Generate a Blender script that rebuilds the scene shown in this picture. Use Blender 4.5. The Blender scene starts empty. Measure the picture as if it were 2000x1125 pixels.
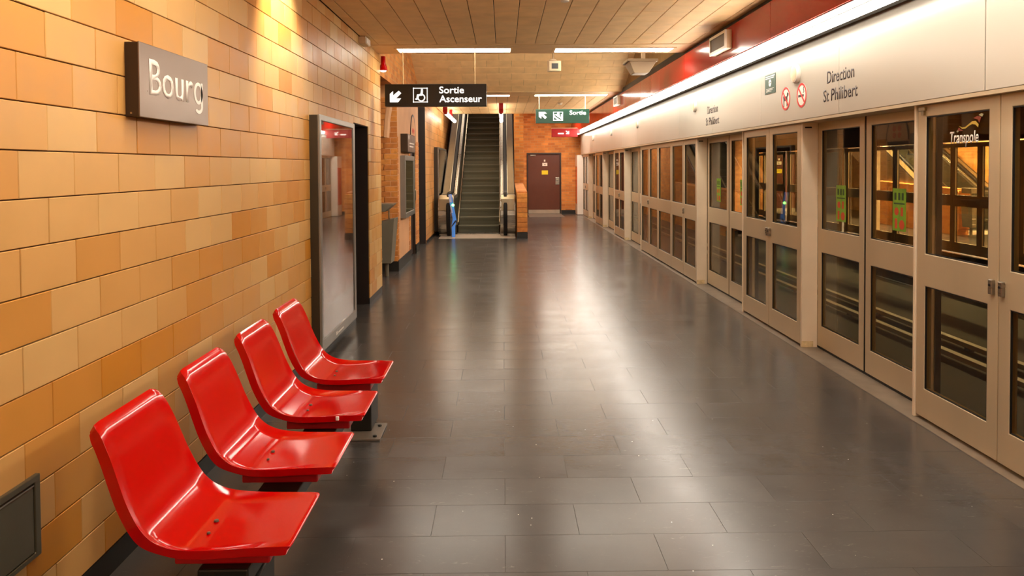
import bpy, bmesh, math, random
from mathutils import Matrix, Vector

S = bpy.context.scene
C = S.collection
R = random.Random(7)

# ---------------------------------------------------------------- camera, exposure, world
cam_data = bpy.data.cameras.new('camera')
cam = bpy.data.objects.new('camera', cam_data)
C.objects.link(cam)
S.camera = cam
cam_data.sensor_width = 36.0
cam_data.lens = 26.28
cam_data.shift_y = -0.10025
cam_data.clip_start = 0.02
_p, _y, _r = 0.0254694, -0.0119734, -0.0058069
_cv = Matrix.Rotation(_r, 3, 'Z') @ Matrix.Rotation(_p, 3, 'X') @ Matrix.Rotation(_y, 3, 'Y')
_A = Matrix(((1, 0, 0), (0, -1, 0), (0, 0, -1))) @ _cv @ Matrix(((1, 0, 0), (0, 0, -1), (0, 1, 0)))
cam.matrix_world = Matrix.Translation((0, 0, 1.6)) @ _A.transposed().to_4x4()

S.view_settings.view_transform = 'Standard'
S.view_settings.look = 'None'
S.view_settings.gamma = 1.0
S.view_settings.use_curve_mapping = False
S.view_settings.exposure = 1.86
S.cycles.use_denoising = True
S.cycles.max_bounces = 10
S.cycles.diffuse_bounces = 5
S.cycles.glossy_bounces = 5
S.cycles.transparent_max_bounces = 24
S.cycles.sample_clamp_indirect = 6.0
S.cycles.caustics_reflective = True
S.cycles.caustics_refractive = False

world = bpy.data.worlds.new('world')
S.world = world
world.use_nodes = True
world.node_tree.nodes['Background'].inputs[0].default_value = (1.0, 0.86, 0.7, 1)
world.node_tree.nodes['Background'].inputs[1].default_value = 0.02

LIGHT = (1.0, 0.90, 0.76)
MIRROR = 10.7     # the far platform lies across the tracks, mirrored about their middle
TROUGH_E, FRONT_E, TUBE_E = 6.0, 13.0, 7.6


def area(name, loc, rot, sx, sy, power, color=LIGHT):
    d = bpy.data.lights.new(name, 'AREA')
    d.shape = 'RECTANGLE'
    d.size, d.size_y, d.energy, d.color = sx, sy, power, color
    o = bpy.data.objects.new(name, d)
    o.location, o.rotation_euler = loc, rot
    C.objects.link(o)
    return o


def spot(name, loc, target, power, angle, blend=0.6, color=(1.0, 0.86, 0.66), r=0.04):
    d = bpy.data.lights.new(name, 'SPOT')
    d.energy, d.color, d.spot_size, d.spot_blend, d.shadow_soft_size = power, color, math.radians(angle), blend, r
    o = bpy.data.objects.new(name, d)
    o.location = loc
    o.rotation_euler = (Vector(target) - Vector(loc)).to_track_quat('-Z', 'Y').to_euler()
    C.objects.link(o)
    return o


# wall-washing spots of the station, on the ceiling edge by the left wall
for k, yy in enumerate((-0.9, 2.0, 5.15)):
    spot('wall_spot', (-1.12, yy, 2.99), (-1.56, yy + 0.12, 2.55), 30, 95)
# unseen lamps added at the tops of the escalator shafts to brighten the steps
area('shaft_fill', (-.65, 25.2, 6.05), (0, 0, 0), 2.2, 3.2, 22)
area('shaft_fill_far', (MIRROR + .65, 25.2, 6.05), (0, 0, 0), 2.2, 3.2, 100)
area('corridor_fill', (1.75, 22.6, 3.40), (0, 0, 0), 1.2, .3, 30)  # added lamp, hidden past the ceiling edge, brightens the end corridor
area('vault_fill', (.4, 9.75, 3.75), (math.radians(75), 0, 0), 2.6, .1, 22)  # added lamp hidden behind the near beam, lifts the sloping vault face
for yy in (12.5, 17.5, 22.0):
    area('far_platform_fill', (MIRROR - .3, yy, 3.0), (0, 0, 0), .15, 3.0, 260)  # added out of view to brighten the far platform behind the door glass
area('corridor_fill_far', (MIRROR - 1.75, 22.6, 3.40), (0, 0, 0), 1.2, .3, 60)  # unseen added lamp, counterpart of the near corridor one

# ---------------------------------------------------------------- helpers
ORG = {}


def lin(h):
    h = h.lstrip('#')
    out = []
    for i in (0, 2, 4):
        c = int(h[i:i + 2], 16) / 255
        out.append(c / 12.92 if c <= 0.04045 else ((c + 0.055) / 1.055) ** 2.4)
    return (*out, 1.0)


def tag(o, label=None, cat=None, group=None, kind=None):
    if label: o['label'] = label
    if cat: o['category'] = cat
    if group: o['group'] = group
    if kind: o['kind'] = kind
    return o


def thing(name, label, cat, loc, group=None):
    o = bpy.data.objects.new(name, None)
    o.empty_display_size = 0.1
    C.objects.link(o)
    o.location = loc
    ORG[o] = Vector(loc)
    return tag(o, label, cat, group)


class MB:
    def __init__(s): s.v, s.f, s.d = [], [], {}

    def vert(s, p):
        k = (round(p[0], 5), round(p[1], 5), round(p[2], 5))
        if k not in s.d:
            s.d[k] = len(s.v); s.v.append(tuple(p))
        return s.d[k]

    def face(s, pts):
        ids = []
        for p in pts:
            i = s.vert(p)
            if i not in ids: ids.append(i)
        if len(ids) > 2: s.f.append(ids)

    def box(s, x0, x1, y0, y1, z0, z1):
        b = len(s.v)
        s.v += [(x, y, z) for z in (z0, z1) for y in (y0, y1) for x in (x0, x1)]
        s.f += [[b + i for i in q] for q in ((0, 2, 3, 1), (4, 5, 7, 6), (0, 1, 5, 4), (2, 6, 7, 3), (0, 4, 6, 2), (1, 3, 7, 5))]
        return s

    def frame(s, ax, c0, c1, us, vs, holes=()):
        def pt(u, v, c): return (c, u, v) if ax == 'X' else (u, c, v) if ax == 'Y' else (u, v, c)
        nu, nv = len(us) - 1, len(vs) - 1
        solid = lambda i, j: 0 <= i < nu and 0 <= j < nv and (i, j) not in holes
        for i in range(nu):
            for j in range(nv):
                if not solid(i, j): continue
                q = [(us[i], vs[j]), (us[i + 1], vs[j]), (us[i + 1], vs[j + 1]), (us[i], vs[j + 1])]
                s.face([pt(*a, c0) for a in q]); s.face([pt(*a, c1) for a in reversed(q)])
                for (di, dj), (a, b) in (((0, -1), (0, 1)), ((1, 0), (1, 2)), ((0, 1), (2, 3)), ((-1, 0), (3, 0))):
                    if not solid(i + di, j + dj):
                        s.face([pt(*q[a], c0), pt(*q[a], c1), pt(*q[b], c1), pt(*q[b], c0)])
        return s

    def prism(s, pts, ax, c0, c1):
        def pt(u, v, c): return (c, u, v) if ax == 'X' else (u, c, v) if ax == 'Y' else (u, v, c)
        b, n = len(s.v), len(pts)
        s.v += [pt(*p, c0) for p in pts] + [pt(*p, c1) for p in pts]
        s.f += [list(range(b, b + n)), list(range(b + 2 * n - 1, b + n - 1, -1))]
        s.f += [[b + i, b + n + i, b + n + (i + 1) % n, b + (i + 1) % n] for i in range(n)]
        return s

    def tube(s, pts, r, n=10, closed=False):
        pts = [Vector(p) for p in pts]
        rings = []
        m = len(pts)
        for i, p in enumerate(pts):
            if closed: t = pts[(i + 1) % m] - pts[i - 1]
            else: t = pts[min(i + 1, m - 1)] - pts[max(i - 1, 0)]
            t.normalize()
            ref = Vector((1, 0, 0)) if abs(t.x) < 0.9 else Vector((0, 0, 1))
            a = t.cross(ref).normalized(); c = t.cross(a)
            rings.append(len(s.v))
            s.v += [tuple(p + (a * math.cos(2 * math.pi * k / n) + c * math.sin(2 * math.pi * k / n)) * r) for k in range(n)]
        for i in range(m if closed else m - 1):
            A, B = rings[i], rings[(i + 1) % m]
            s.f += [[A + k, A + (k + 1) % n, B + (k + 1) % n, B + k] for k in range(n)]
        if not closed:
            s.f += [[rings[0] + k for k in range(n)][::-1], [rings[-1] + k for k in range(n)]]
        return s

    def lathe(s, prof, c, ax='Z', n=20):
        c = Vector(c)
        rings = []
        for r, h in prof:
            rings.append(len(s.v))
            for k in range(n):
                a = 2 * math.pi * k / n
                u, w = r * math.cos(a), r * math.sin(a)
                o = (u, w, h) if ax == 'Z' else (h, u, w) if ax == 'X' else (u, h, w)
                s.v.append(tuple(c + Vector(o)))
        for A, B in zip(rings, rings[1:]):
            s.f += [[A + k, A + (k + 1) % n, B + (k + 1) % n, B + k] for k in range(n)]
        s.f += [[rings[0] + k for k in range(n)][::-1], [rings[-1] + k for k in range(n)]]
        return s

    def build(s, name, m, parent=None, loc=None, bevel=0.0, smooth=False, seg=2):
        org = ORG[parent] if parent is not None else Vector(loc or (0, 0, 0))
        me = bpy.data.meshes.new(name)
        me.from_pydata([tuple(Vector(p) - org) for p in s.v], [], s.f)
        bm = bmesh.new(); bm.from_mesh(me)
        bmesh.ops.recalc_face_normals(bm, faces=bm.faces)
        bm.to_mesh(me); bm.free()
        if smooth:
            me.polygons.foreach_set('use_smooth', [True] * len(me.polygons))
            me.set_sharp_from_angle(angle=math.radians(38))
        if m: me.materials.append(m)
        o = bpy.data.objects.new(name, me)
        C.objects.link(o)
        if parent is not None: o.parent = parent
        else: o.location = org
        ORG[o] = org
        if bevel:
            b = o.modifiers.new('bevel', 'BEVEL')
            b.width, b.segments, b.limit_method, b.angle_limit = bevel, seg, 'ANGLE', math.radians(40)
        return o


def box(name, m, b, parent=None, loc=None, bevel=0.0):
    return MB().box(*b).build(name, m, parent, loc, bevel)


def struct(o):
    o['kind'] = 'structure'
    return o


def copy_tree(o, parent=None):
    c = o.copy(); C.objects.link(c)
    ORG[c] = ORG.get(o, Vector((0, 0, 0)))
    if parent is not None: c.parent = parent
    for ch in list(o.children): copy_tree(ch, c)
    return c


def across(o, label=None, group=None):
    c = copy_tree(o)
    c.location = (MIRROR - o.location.x, o.location.y, o.location.z)
    c.scale = (-1, 1, 1)
    if label: c['label'] = label
    if group: c['group'] = group
    elif 'group' in c: del c['group']
    return c


# ---------------------------------------------------------------- materials
def mat(name, col, rough=0.5, metal=0.0, spec=0.5, var=0.0, scale=6.0, bump=0.0, col2=None, rvar=0.0, piece=0.0, coat=0.0, stretch=(1, 1, 1), emit=None):
    m = bpy.data.materials.new(name); m.use_nodes = True
    N, L = m.node_tree.nodes, m.node_tree.links
    B = N['Principled BSDF']
    c = lin(col)
    B.inputs['Base Color'].default_value = c
    B.inputs['Roughness'].default_value = rough
    B.inputs['Metallic'].default_value = metal
    B.inputs['Specular IOR Level'].default_value = spec
    B.inputs['Coat Weight'].default_value = coat
    B.inputs['Coat Roughness'].default_value = 0.05
    if emit:
        B.inputs['Emission Color'].default_value = (*emit[0], 1); B.inputs['Emission Strength'].default_value = emit[1]
    if var or bump or rvar or piece:
        tc, oi, geo = N.new('ShaderNodeTexCoord'), N.new('ShaderNodeObjectInfo'), N.new('ShaderNodeNewGeometry')
        mul = N.new('ShaderNodeMath'); mul.operation = 'MULTIPLY'; mul.inputs[1].default_value = 57.0
        L.new(oi.outputs['Random'], mul.inputs[0])
        mp = N.new('ShaderNodeMapping'); mp.inputs['Scale'].default_value = stretch
        L.new(tc.outputs['Object'], mp.inputs['Vector'])
        add = N.new('ShaderNodeVectorMath'); add.operation = 'ADD'
        L.new(mp.outputs['Vector'], add.inputs[0]); L.new(mul.outputs[0], add.inputs[1])
        nz = N.new('ShaderNodeTexNoise'); nz.inputs['Scale'].default_value = scale; nz.inputs['Detail'].default_value = 5
        L.new(add.outputs[0], nz.inputs['Vector'])
        last = None
        if piece:
            s = N.new('ShaderNodeMath'); s.operation = 'ADD'
            L.new(oi.outputs['Random'], s.inputs[0]); L.new(geo.outputs['Random Per Island'], s.inputs[1])
            fr = N.new('ShaderNodeMath'); fr.operation = 'FRACT'; L.new(s.outputs[0], fr.inputs[0])
            mx = N.new('ShaderNodeMix'); mx.data_type = 'RGBA'
            sc = N.new('ShaderNodeMath'); sc.operation = 'MULTIPLY'; sc.inputs[1].default_value = piece
            L.new(fr.outputs[0], sc.inputs[0]); L.new(sc.outputs[0], mx.inputs['Factor'])
            mx.inputs['A'].default_value = c; mx.inputs['B'].default_value = lin(col2)
            last = mx.outputs['Result']
        if var:
            rp = N.new('ShaderNodeMapRange'); rp.inputs[1].default_value = 0.3; rp.inputs[2].default_value = 0.7
            rp.inputs[3].default_value = 1 - var; rp.inputs[4].default_value = 1 + var
            L.new(nz.outputs['Fac'], rp.inputs[0])
            hv = N.new('ShaderNodeHueSaturation'); L.new(rp.outputs[0], hv.inputs['Value'])
            if last is None: hv.inputs['Color'].default_value = c
            else: L.new(last, hv.inputs['Color'])
            last = hv.outputs['Color']
        if last is not None: L.new(last, B.inputs['Base Color'])
        if rvar:
            rr = N.new('ShaderNodeMapRange'); rr.inputs[1].default_value = 0.3; rr.inputs[2].default_value = 0.7
            rr.inputs[3].default_value = max(rough - rvar, 0.02); rr.inputs[4].default_value = rough + rvar
            L.new(nz.outputs['Fac'], rr.inputs[0]); L.new(rr.outputs[0], B.inputs['Roughness'])
        if bump:
            bp = N.new('ShaderNodeBump'); bp.inputs['Strength'].default_value = bump; bp.inputs['Distance'].default_value = 0.004
            L.new(nz.outputs['Fac'], bp.inputs['Height']); L.new(bp.outputs[0], B.inputs['Normal'])
    return m


def brick_mat(name, c1, c2, mortar, w, h, msize, rough=0.75, off=0.5, bump=0.4):
    m = bpy.data.materials.new(name); m.use_nodes = True
    N, L = m.node_tree.nodes, m.node_tree.links
    B = N['Principled BSDF']; B.inputs['Roughness'].default_value = rough
    tc = N.new('ShaderNodeTexCoord'); sx = N.new('ShaderNodeSeparateXYZ'); L.new(tc.outputs['Object'], sx.inputs[0])
    ad = N.new('ShaderNodeMath'); L.new(sx.outputs['X'], ad.inputs[0]); L.new(sx.outputs['Y'], ad.inputs[1])
    cb = N.new('ShaderNodeCombineXYZ'); L.new(ad.outputs[0], cb.inputs['X']); L.new(sx.outputs['Z'], cb.inputs['Y'])
    bt = N.new('ShaderNodeTexBrick'); L.new(cb.outputs[0], bt.inputs['Vector'])
    bt.inputs['Color1'].default_value, bt.inputs['Color2'].default_value, bt.inputs['Mortar'].default_value = lin(c1), lin(c2), lin(mortar)
    bt.inputs['Scale'].default_value = 1.0; bt.inputs['Mortar Size'].default_value = msize; bt.inputs['Bias'].default_value = -0.1
    bt.inputs['Brick Width'].default_value = w; bt.inputs['Row Height'].default_value = h; bt.offset = off
    nz = N.new('ShaderNodeTexNoise'); nz.inputs['Scale'].default_value = 3.0; nz.inputs['Detail'].default_value = 6
    L.new(tc.outputs['Object'], nz.inputs['Vector'])
    rp = N.new('ShaderNodeMapRange'); rp.inputs[1].default_value = .3; rp.inputs[2].default_value = .7; rp.inputs[3].default_value = .8; rp.inputs[4].default_value = 1.15
    L.new(nz.outputs['Fac'], rp.inputs[0])
    hv = N.new('ShaderNodeHueSaturation'); L.new(bt.outputs['Color'], hv.inputs['Color']); L.new(rp.outputs[0], hv.inputs['Value'])
    L.new(hv.outputs[0], B.inputs['Base Color'])
    bp = N.new('ShaderNodeBump'); bp.inputs['Strength'].default_value = bump; bp.inputs['Distance'].default_value = 0.005; bp.invert = True
    L.new(bt.outputs['Fac'], bp.inputs['Height']); L.new(bp.outputs[0], B.inputs['Normal'])
    return m


def glass_mat(name, tint, ior=1.55, rough=0.0):
    m = bpy.data.materials.new(name); m.use_nodes = True
    N, L = m.node_tree.nodes, m.node_tree.links
    N.remove(N['Principled BSDF'])
    tr, gl, mx = N.new('ShaderNodeBsdfTransparent'), N.new('ShaderNodeBsdfGlossy'), N.new('ShaderNodeMixShader')
    tr.inputs['Color'].default_value = lin(tint)
    gl.inputs['Roughness'].default_value = rough
    # Schlick reflectance from the viewing angle, the same on both faces of the pane
    geo = N.new('ShaderNodeNewGeometry')
    dt = N.new('ShaderNodeVectorMath'); dt.operation = 'DOT_PRODUCT'
    L.new(geo.outputs['Normal'], dt.inputs[0]); L.new(geo.outputs['Incoming'], dt.inputs[1])
    def mth(op, a, b):
        n = N.new('ShaderNodeMath'); n.operation = op
        for i, q in enumerate((a, b)):
            if q is None: continue
            if isinstance(q, (int, float)): n.inputs[i].default_value = q
            else: L.new(q, n.inputs[i])
        return n.outputs[0]
    f0 = ((ior - 1) / (ior + 1)) ** 2
    c = mth('ABSOLUTE', dt.outputs['Value'], None)
    fr = mth('MULTIPLY_ADD', mth('POWER', mth('SUBTRACT', 1.0, c), 5.0), 1 - f0)
    fr.node.inputs[2].default_value = f0
    L.new(fr, mx.inputs[0]); L.new(tr.outputs[0], mx.inputs[1]); L.new(gl.outputs[0], mx.inputs[2])
    L.new(mx.outputs[0], N['Material Output'].inputs['Surface'])
    return m


def emit_mat(name, col, strength):
    m = bpy.data.materials.new(name); m.use_nodes = True
    N, L = m.node_tree.nodes, m.node_tree.links
    N.remove(N['Principled BSDF'])
    e = N.new('ShaderNodeEmission'); e.inputs[0].default_value = (*col, 1); e.inputs[1].default_value = strength
    L.new(e.outputs[0], N['Material Output'].inputs['Surface'])
    return m


def floor_mat():
    m = mat('dark_floor_tile', '#474340', 0.23, spec=0.4, var=0.10, scale=3.0, rvar=0.025, piece=0.4, col2='#4b4743')
    N, L = m.node_tree.nodes, m.node_tree.links
    B = N['Principled BSDF']
    tc = N.new('ShaderNodeTexCoord'); geo = N.new('ShaderNodeNewGeometry')
    mp = N.new('ShaderNodeMapping'); mp.inputs['Scale'].default_value = (5, 14, 1); mp.inputs['Rotation'].default_value = (0, 0, .25)
    L.new(geo.outputs['Position'], mp.inputs['Vector'])
    n1 = N.new('ShaderNodeTexNoise'); n1.inputs['Scale'].default_value = 3.2; n1.inputs['Detail'].default_value = 9; n1.inputs['Roughness'].default_value = .72; n1.inputs['Distortion'].default_value = 1.2
    L.new(mp.outputs[0], n1.inputs['Vector'])
    r1 = N.new('ShaderNodeMapRange'); r1.inputs[1].default_value = .60; r1.inputs[2].default_value = .78; L.new(n1.outputs['Fac'], r1.inputs[0])
    mk = N.new('ShaderNodeTexNoise'); mk.inputs['Scale'].default_value = 1.3; L.new(geo.outputs['Position'], mk.inputs['Vector'])
    mr = N.new('ShaderNodeMapRange'); mr.inputs[1].default_value = .42; mr.inputs[2].default_value = .62; mr.inputs[3].default_value = 0.05; mr.inputs[4].default_value = .5; L.new(mk.outputs['Fac'], mr.inputs[0])
    mm = N.new('ShaderNodeMath'); mm.operation = 'MULTIPLY'; L.new(r1.outputs[0], mm.inputs[0]); L.new(mr.outputs[0], mm.inputs[1])
    vo = N.new('ShaderNodeTexVoronoi'); vo.inputs['Scale'].default_value = 16; L.new(geo.outputs['Position'], vo.inputs['Vector'])
    vr = N.new('ShaderNodeMapRange'); vr.inputs[1].default_value = .055; vr.inputs[2].default_value = .03; L.new(vo.outputs['Distance'], vr.inputs[0])
    sx = N.new('ShaderNodeSeparateColor'); L.new(vo.outputs['Color'], sx.inputs[0])
    gt = N.new('ShaderNodeMath'); gt.operation = 'GREATER_THAN'; gt.inputs[1].default_value = .8; L.new(sx.outputs[0], gt.inputs[0])
    fm = N.new('ShaderNodeMath'); fm.operation = 'MULTIPLY'; L.new(vr.outputs[0], fm.inputs[0]); L.new(gt.outputs[0], fm.inputs[1])
    base = B.inputs['Base Color'].links[0].from_socket
    a = N.new('ShaderNodeMix'); a.data_type = 'RGBA'; L.new(base, a.inputs['A']); a.inputs['B'].default_value = lin('#9a9088'); L.new(mm.outputs[0], a.inputs['Factor'])
    b = N.new('ShaderNodeMix'); b.data_type = 'RGBA'; L.new(a.outputs['Result'], b.inputs['A']); b.inputs['B'].default_value = lin('#cdc6bb'); L.new(fm.outputs[0], b.inputs['Factor'])
    L.new(b.outputs['Result'], B.inputs['Base Color'])
    # worn lanes scatter the reflections more
    rs = B.inputs['Roughness'].links[0].from_socket
    ra = N.new('ShaderNodeMath'); ra.operation = 'MULTIPLY_ADD'; ra.inputs[1].default_value = .06; L.new(mm.outputs[0], ra.inputs[0]); L.new(rs, ra.inputs[2])
    L.new(ra.outputs[0], B.inputs['Roughness'])
    bp = N.new('ShaderNodeBump'); bp.inputs['Strength'].default_value = .08; bp.inputs['Distance'].default_value = .002
    L.new(n1.outputs['Fac'], bp.inputs['Height']); L.new(bp.outputs[0], B.inputs['Normal'])
    return m


M = {}
M['tile'] = mat('glazed_wall_tile', '#c69f64', 0.42, spec=0.35, var=0.04, scale=7, bump=0.06, piece=1.0, col2='#b87824', rvar=.06)
M['tile_grout'] = mat('dark_brown_grout', '#4a2812', 0.85, var=.2)
M['tile_far'] = brick_mat('far_wall_tile', '#dba566', '#d18c42', '#6a3f1c', .3145, .159, .003, .4, bump=.15)
M['ceil'] = mat('tan_ceiling_tile', '#f7cf94', 0.6, var=0.08, scale=5, bump=0.08, piece=.5, col2='#f0c283')
M['ceil_gap'] = mat('dark_ceiling_gap', '#2b1a0d', 0.9, var=.1)
M['beam'] = mat('tan_beam_paint', '#efc78f', 0.5, var=.05)
M['floor'] = floor_mat()
M['floor_joint'] = mat('floor_joint', '#35312d', 0.6, var=.1)
M['skirt'] = mat('black_skirting', '#17150f', 0.45, var=.15)
M['red'] = mat('red_plastic', '#bb0002', 0.11, spec=0.5, coat=.0)
M['red_dark'] = mat('dark_red_metal', '#b80a0e', 0.4, var=.15, scale=14)
M['red_panel'] = mat('red_lacquer_panel', '#b0140c', 0.16, spec=0.28, var=.06, scale=2, piece=.4, col2='#9c160d', rvar=.05)
M['header'] = mat('cream_lacquer_panel', '#b4ac9f', 0.24, spec=0.5, var=.015, scale=1)
M['door'] = mat('champagne_aluminium', '#c4b294', 0.38, metal=.4, var=.05, scale=3, stretch=(1, 1, .2), rvar=.06)
M['post'] = mat('cream_enamel', '#d8c6ac', 0.35, var=.04)
M['rust'] = mat('stained_enamel', '#cdb588', .5, var=.3, scale=18)
M['black'] = mat('black_rubber', '#0c0a08', 0.5, var=.1)
M['thresh'] = mat('worn_threshold', '#74685b', 0.38, var=.18, scale=7)
M['steel'] = mat('brushed_steel', '#9b9488', 0.3, metal=.9, var=.05, scale=4, stretch=(1, 1, 20), rvar=.05)
M['chrome'] = mat('polished_steel', '#a1977f', 0.3, metal=1.0, var=.03)
M['deck'] = mat('warm_steel_deck', '#8f7d5e', .55, metal=.35, var=.05)
M['landing_dull'] = mat('dull_metal_plate', '#a89b88', .45, metal=.2, var=.08)
M['dark_panel'] = mat('dark_olive_panel', '#37342a', .4, metal=.2, var=.06)
M['olive'] = mat('olive_bronze_panel', '#5a5442', 0.3, metal=.5, var=.08)
M['stepm'] = mat('ribbed_step', '#6d6a58', 0.5, metal=.3, var=.06, scale=30, stretch=(8, 1, 1))
M['rubber'] = mat('handrail_rubber', '#0f0d0b', 0.6, spec=.25, var=.05)
M['brick'] = mat('orange_brick', '#d0883a', 0.75, var=.18, scale=14, bump=.5, piece=1, col2='#b36a2a')
M['mortar'] = mat('pale_mortar', '#c98f5a', 0.9, var=.15)
M['brick_tex'] = brick_mat('orange_brick_wall', '#d88c3e', '#b4682a', '#bd8a54', .23, .082, .007)
M['dim_brick'] = mat('brown_brick_paint', '#8f6a38', .8, var=.15)
M['plaster'] = mat('pinkish_plaster', '#d09a6c', 0.7, var=.07, scale=3, bump=.15)
M['niche'] = mat('dark_niche_lining', '#241309', 0.6, var=.15)
M['sign_brown'] = mat('brushed_bronze', '#7a685a', 0.32, metal=.75, var=.05, rvar=.05)
M['sign_side'] = mat('dark_bronze', '#3a2817', 0.5, metal=.4, var=.1)
M['sign_black'] = mat('olive_black_enamel', '#24211a', 0.28, var=.06)
M['sign_green'] = mat('green_enamel', '#053f2c', 0.3, var=.04)
M['white_glow'] = mat('backlit_letter', '#ffffff', .5, emit=((1, .97, .9), .32))
M['white'] = mat('white_vinyl', '#efe9df', .5)
M['letter'] = mat('dull_white_letter', '#e6ded2', .45, var=.04)
M['dark_letter'] = mat('dark_brown_vinyl', '#2a1410', .5)
M['beige'] = mat('beige_plastic', '#c9b08e', .45, var=.04)
M['hood'] = mat('brownish_beige_plastic', '#9c8769', .45, var=.04)
M['white_box'] = mat('white_enamel', '#ded6ca', .35, var=.03)
M['grey_grille'] = mat('grey_grille', '#6b6353', .6, var=.1, scale=60)
M['frame_grey'] = mat('grey_aluminium', '#8a867f', .35, metal=.6, var=.05)
M['frame_dark'] = mat('dark_olive_side', '#33291a', .45, metal=.2, var=.1)
M['brown_door'] = mat('brown_steel_door', '#5a2a14', .38, var=.05)
M['dark_door'] = mat('dark_brown_wood', '#2b1a10', .4, var=.12)
M['yellow'] = mat('yellow_paper', '#e0c81a', .6)
M['paper'] = mat('pale_paper', '#e3d8c8', .6)
M['sticker'] = mat('lime_sticker', '#6f9a1e', .45, var=.2, scale=20)
M['sticker_red'] = mat('orange_red_print', '#b8401c', .5)
M['sticker_dk'] = mat('dark_green_print', '#20401a', .5)
M['sign_red'] = mat('red_ring_print', '#d8201c', .45)
M['grey_bin'] = mat('grey_metal_bin', '#7c7360', .42, metal=.3, var=.08)
M['glass'] = glass_mat('screen_door_glass', '#e6dfca', 1.6)
M['clear'] = glass_mat('poster_glass', '#e6e0d6', 2.5, .02)
M['plain_glass'] = glass_mat('plain_glass', '#e6e0d6', 1.5, .02)
M['matt_glass'] = glass_mat('matt_glass', '#d0cbc2', 1.12, .1)
M['track'] = mat('track_bed', '#1b1916', .85, var=.25, scale=8)
M['rail'] = mat('pale_guide_rail', '#8f8672', .5, var=.15, scale=5)
M['tunnel'] = mat('tunnel_dark', '#2a2118', .9, var=.1)
M['front'] = emit_mat('lit_front_diffuser', (1.0, .89, .75), FRONT_E)
M['lens'] = emit_mat('lit_diffuser', (1.0, .91, .78), TROUGH_E)
M['tube'] = emit_mat('lit_tube', (1.0, .90, .75), TUBE_E)
M['tube_small'] = emit_mat('lit_small_tube', (1.0, .90, .74), 3.2)
M['green_led'] = emit_mat('green_led', (.15, 1, .1), 6)
M['blue'] = mat('blue_panel', '#3d78c8', .3, var=.1, emit=((.12, .3, .8), .08))
M['blue_pale'] = mat('pale_blue_panel', '#a9b2d8', .35, var=.05)


def poster_mat():
    m = mat('faded_poster_print', '#a58d86', .5)
    N, L = m.node_tree.nodes, m.node_tree.links
    B = N['Principled BSDF']
    tc = N.new('ShaderNodeTexCoord'); mp = N.new('ShaderNodeMapping'); mp.inputs['Scale'].default_value = (1, 2.2, .8)
    L.new(tc.outputs['Object'], mp.inputs['Vector'])
    nz = N.new('ShaderNodeTexNoise'); nz.inputs['Scale'].default_value = 2.1; nz.inputs['Detail'].default_value = 2.5; L.new(mp.outputs[0], nz.inputs['Vector'])
    rp = N.new('ShaderNodeValToRGB'); L.new(nz.outputs['Fac'], rp.inputs[0])
    e = rp.color_ramp.elements
    e[0].position, e[0].color = .3, lin('#7d625a')
    e[1].position, e[1].color = .72, lin('#d8c2ba')
    x = e.new(.45); x.color = lin('#b08a7a')
    x = e.new(.55); x.color = lin('#c8a49c')
    sz = N.new('ShaderNodeSeparateXYZ'); L.new(tc.outputs['Object'], sz.inputs[0])
    # printed blocks: a pale footer, a rosy band above it, a yellow dress shape in the middle
    def band(sock, lo, hi, col, prev, soft):
        mr = N.new('ShaderNodeMapRange'); mr.interpolation_type = 'SMOOTHSTEP'
        mr.inputs[1].default_value = lo - soft; mr.inputs[2].default_value = lo + soft; L.new(sock, mr.inputs[0])
        m2 = N.new('ShaderNodeMapRange'); m2.interpolation_type = 'SMOOTHSTEP'
        m2.inputs[1].default_value = hi + soft; m2.inputs[2].default_value = hi - soft; L.new(sock, m2.inputs[0])
        mu = N.new('ShaderNodeMath'); mu.operation = 'MULTIPLY'; L.new(mr.outputs[0], mu.inputs[0]); L.new(m2.outputs[0], mu.inputs[1])
        return mu.outputs[0]
    def mix(prev, fac, col):
        a = N.new('ShaderNodeMix'); a.data_type = 'RGBA'; L.new(prev, a.inputs['A']); a.inputs['B'].default_value = lin(col); L.new(fac, a.inputs['Factor'])
        return a.outputs['Result']
    c = rp.outputs['Color']
    c = mix(c, band(sz.outputs['Z'], .38, .75, None, c, .12), '#b8736b')
    c = mix(c, band(sz.outputs['Z'], -1, .34, None, c, .03), '#b3a09b')
    d1 = band(sz.outputs['Z'], .72, 1.25, None, c, .1); d2 = band(sz.outputs['Y'], .30, .62, None, c, .1)
    mu = N.new('ShaderNodeMath'); mu.operation = 'MULTIPLY'; L.new(d1, mu.inputs[0]); L.new(d2, mu.inputs[1])
    c = mix(c, mu.outputs[0], '#b8893c')
    d1 = band(sz.outputs['Z'], 1.28, 1.6, None, c, .08); d2 = band(sz.outputs['Y'], .34, .56, None, c, .08)
    mu = N.new('ShaderNodeMath'); mu.operation = 'MULTIPLY'; L.new(d1, mu.inputs[0]); L.new(d2, mu.inputs[1])
    c = mix(c, mu.outputs[0], '#a8623c')
    L.new(c, B.inputs['Base Color'])
    return m


M['poster'] = poster_mat()
M['poster_dark'] = mat('dark_poster_print', '#3c2b2c', .5, var=.5, scale=4)
M['map'] = mat('greenish_plan_print', '#8d8a68', .5, var=.3, scale=9)


# flat lettering: text turned into mesh and laid on a plane
def plane_basis(face):
    return {'-X': (Vector((0, -1, 0)), Vector((0, 0, 1))), '+X': (Vector((0, 1, 0)), Vector((0, 0, 1))), '-Y': (Vector((1, 0, 0)), Vector((0, 0, 1)))}[face]


_cap = {}


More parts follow.
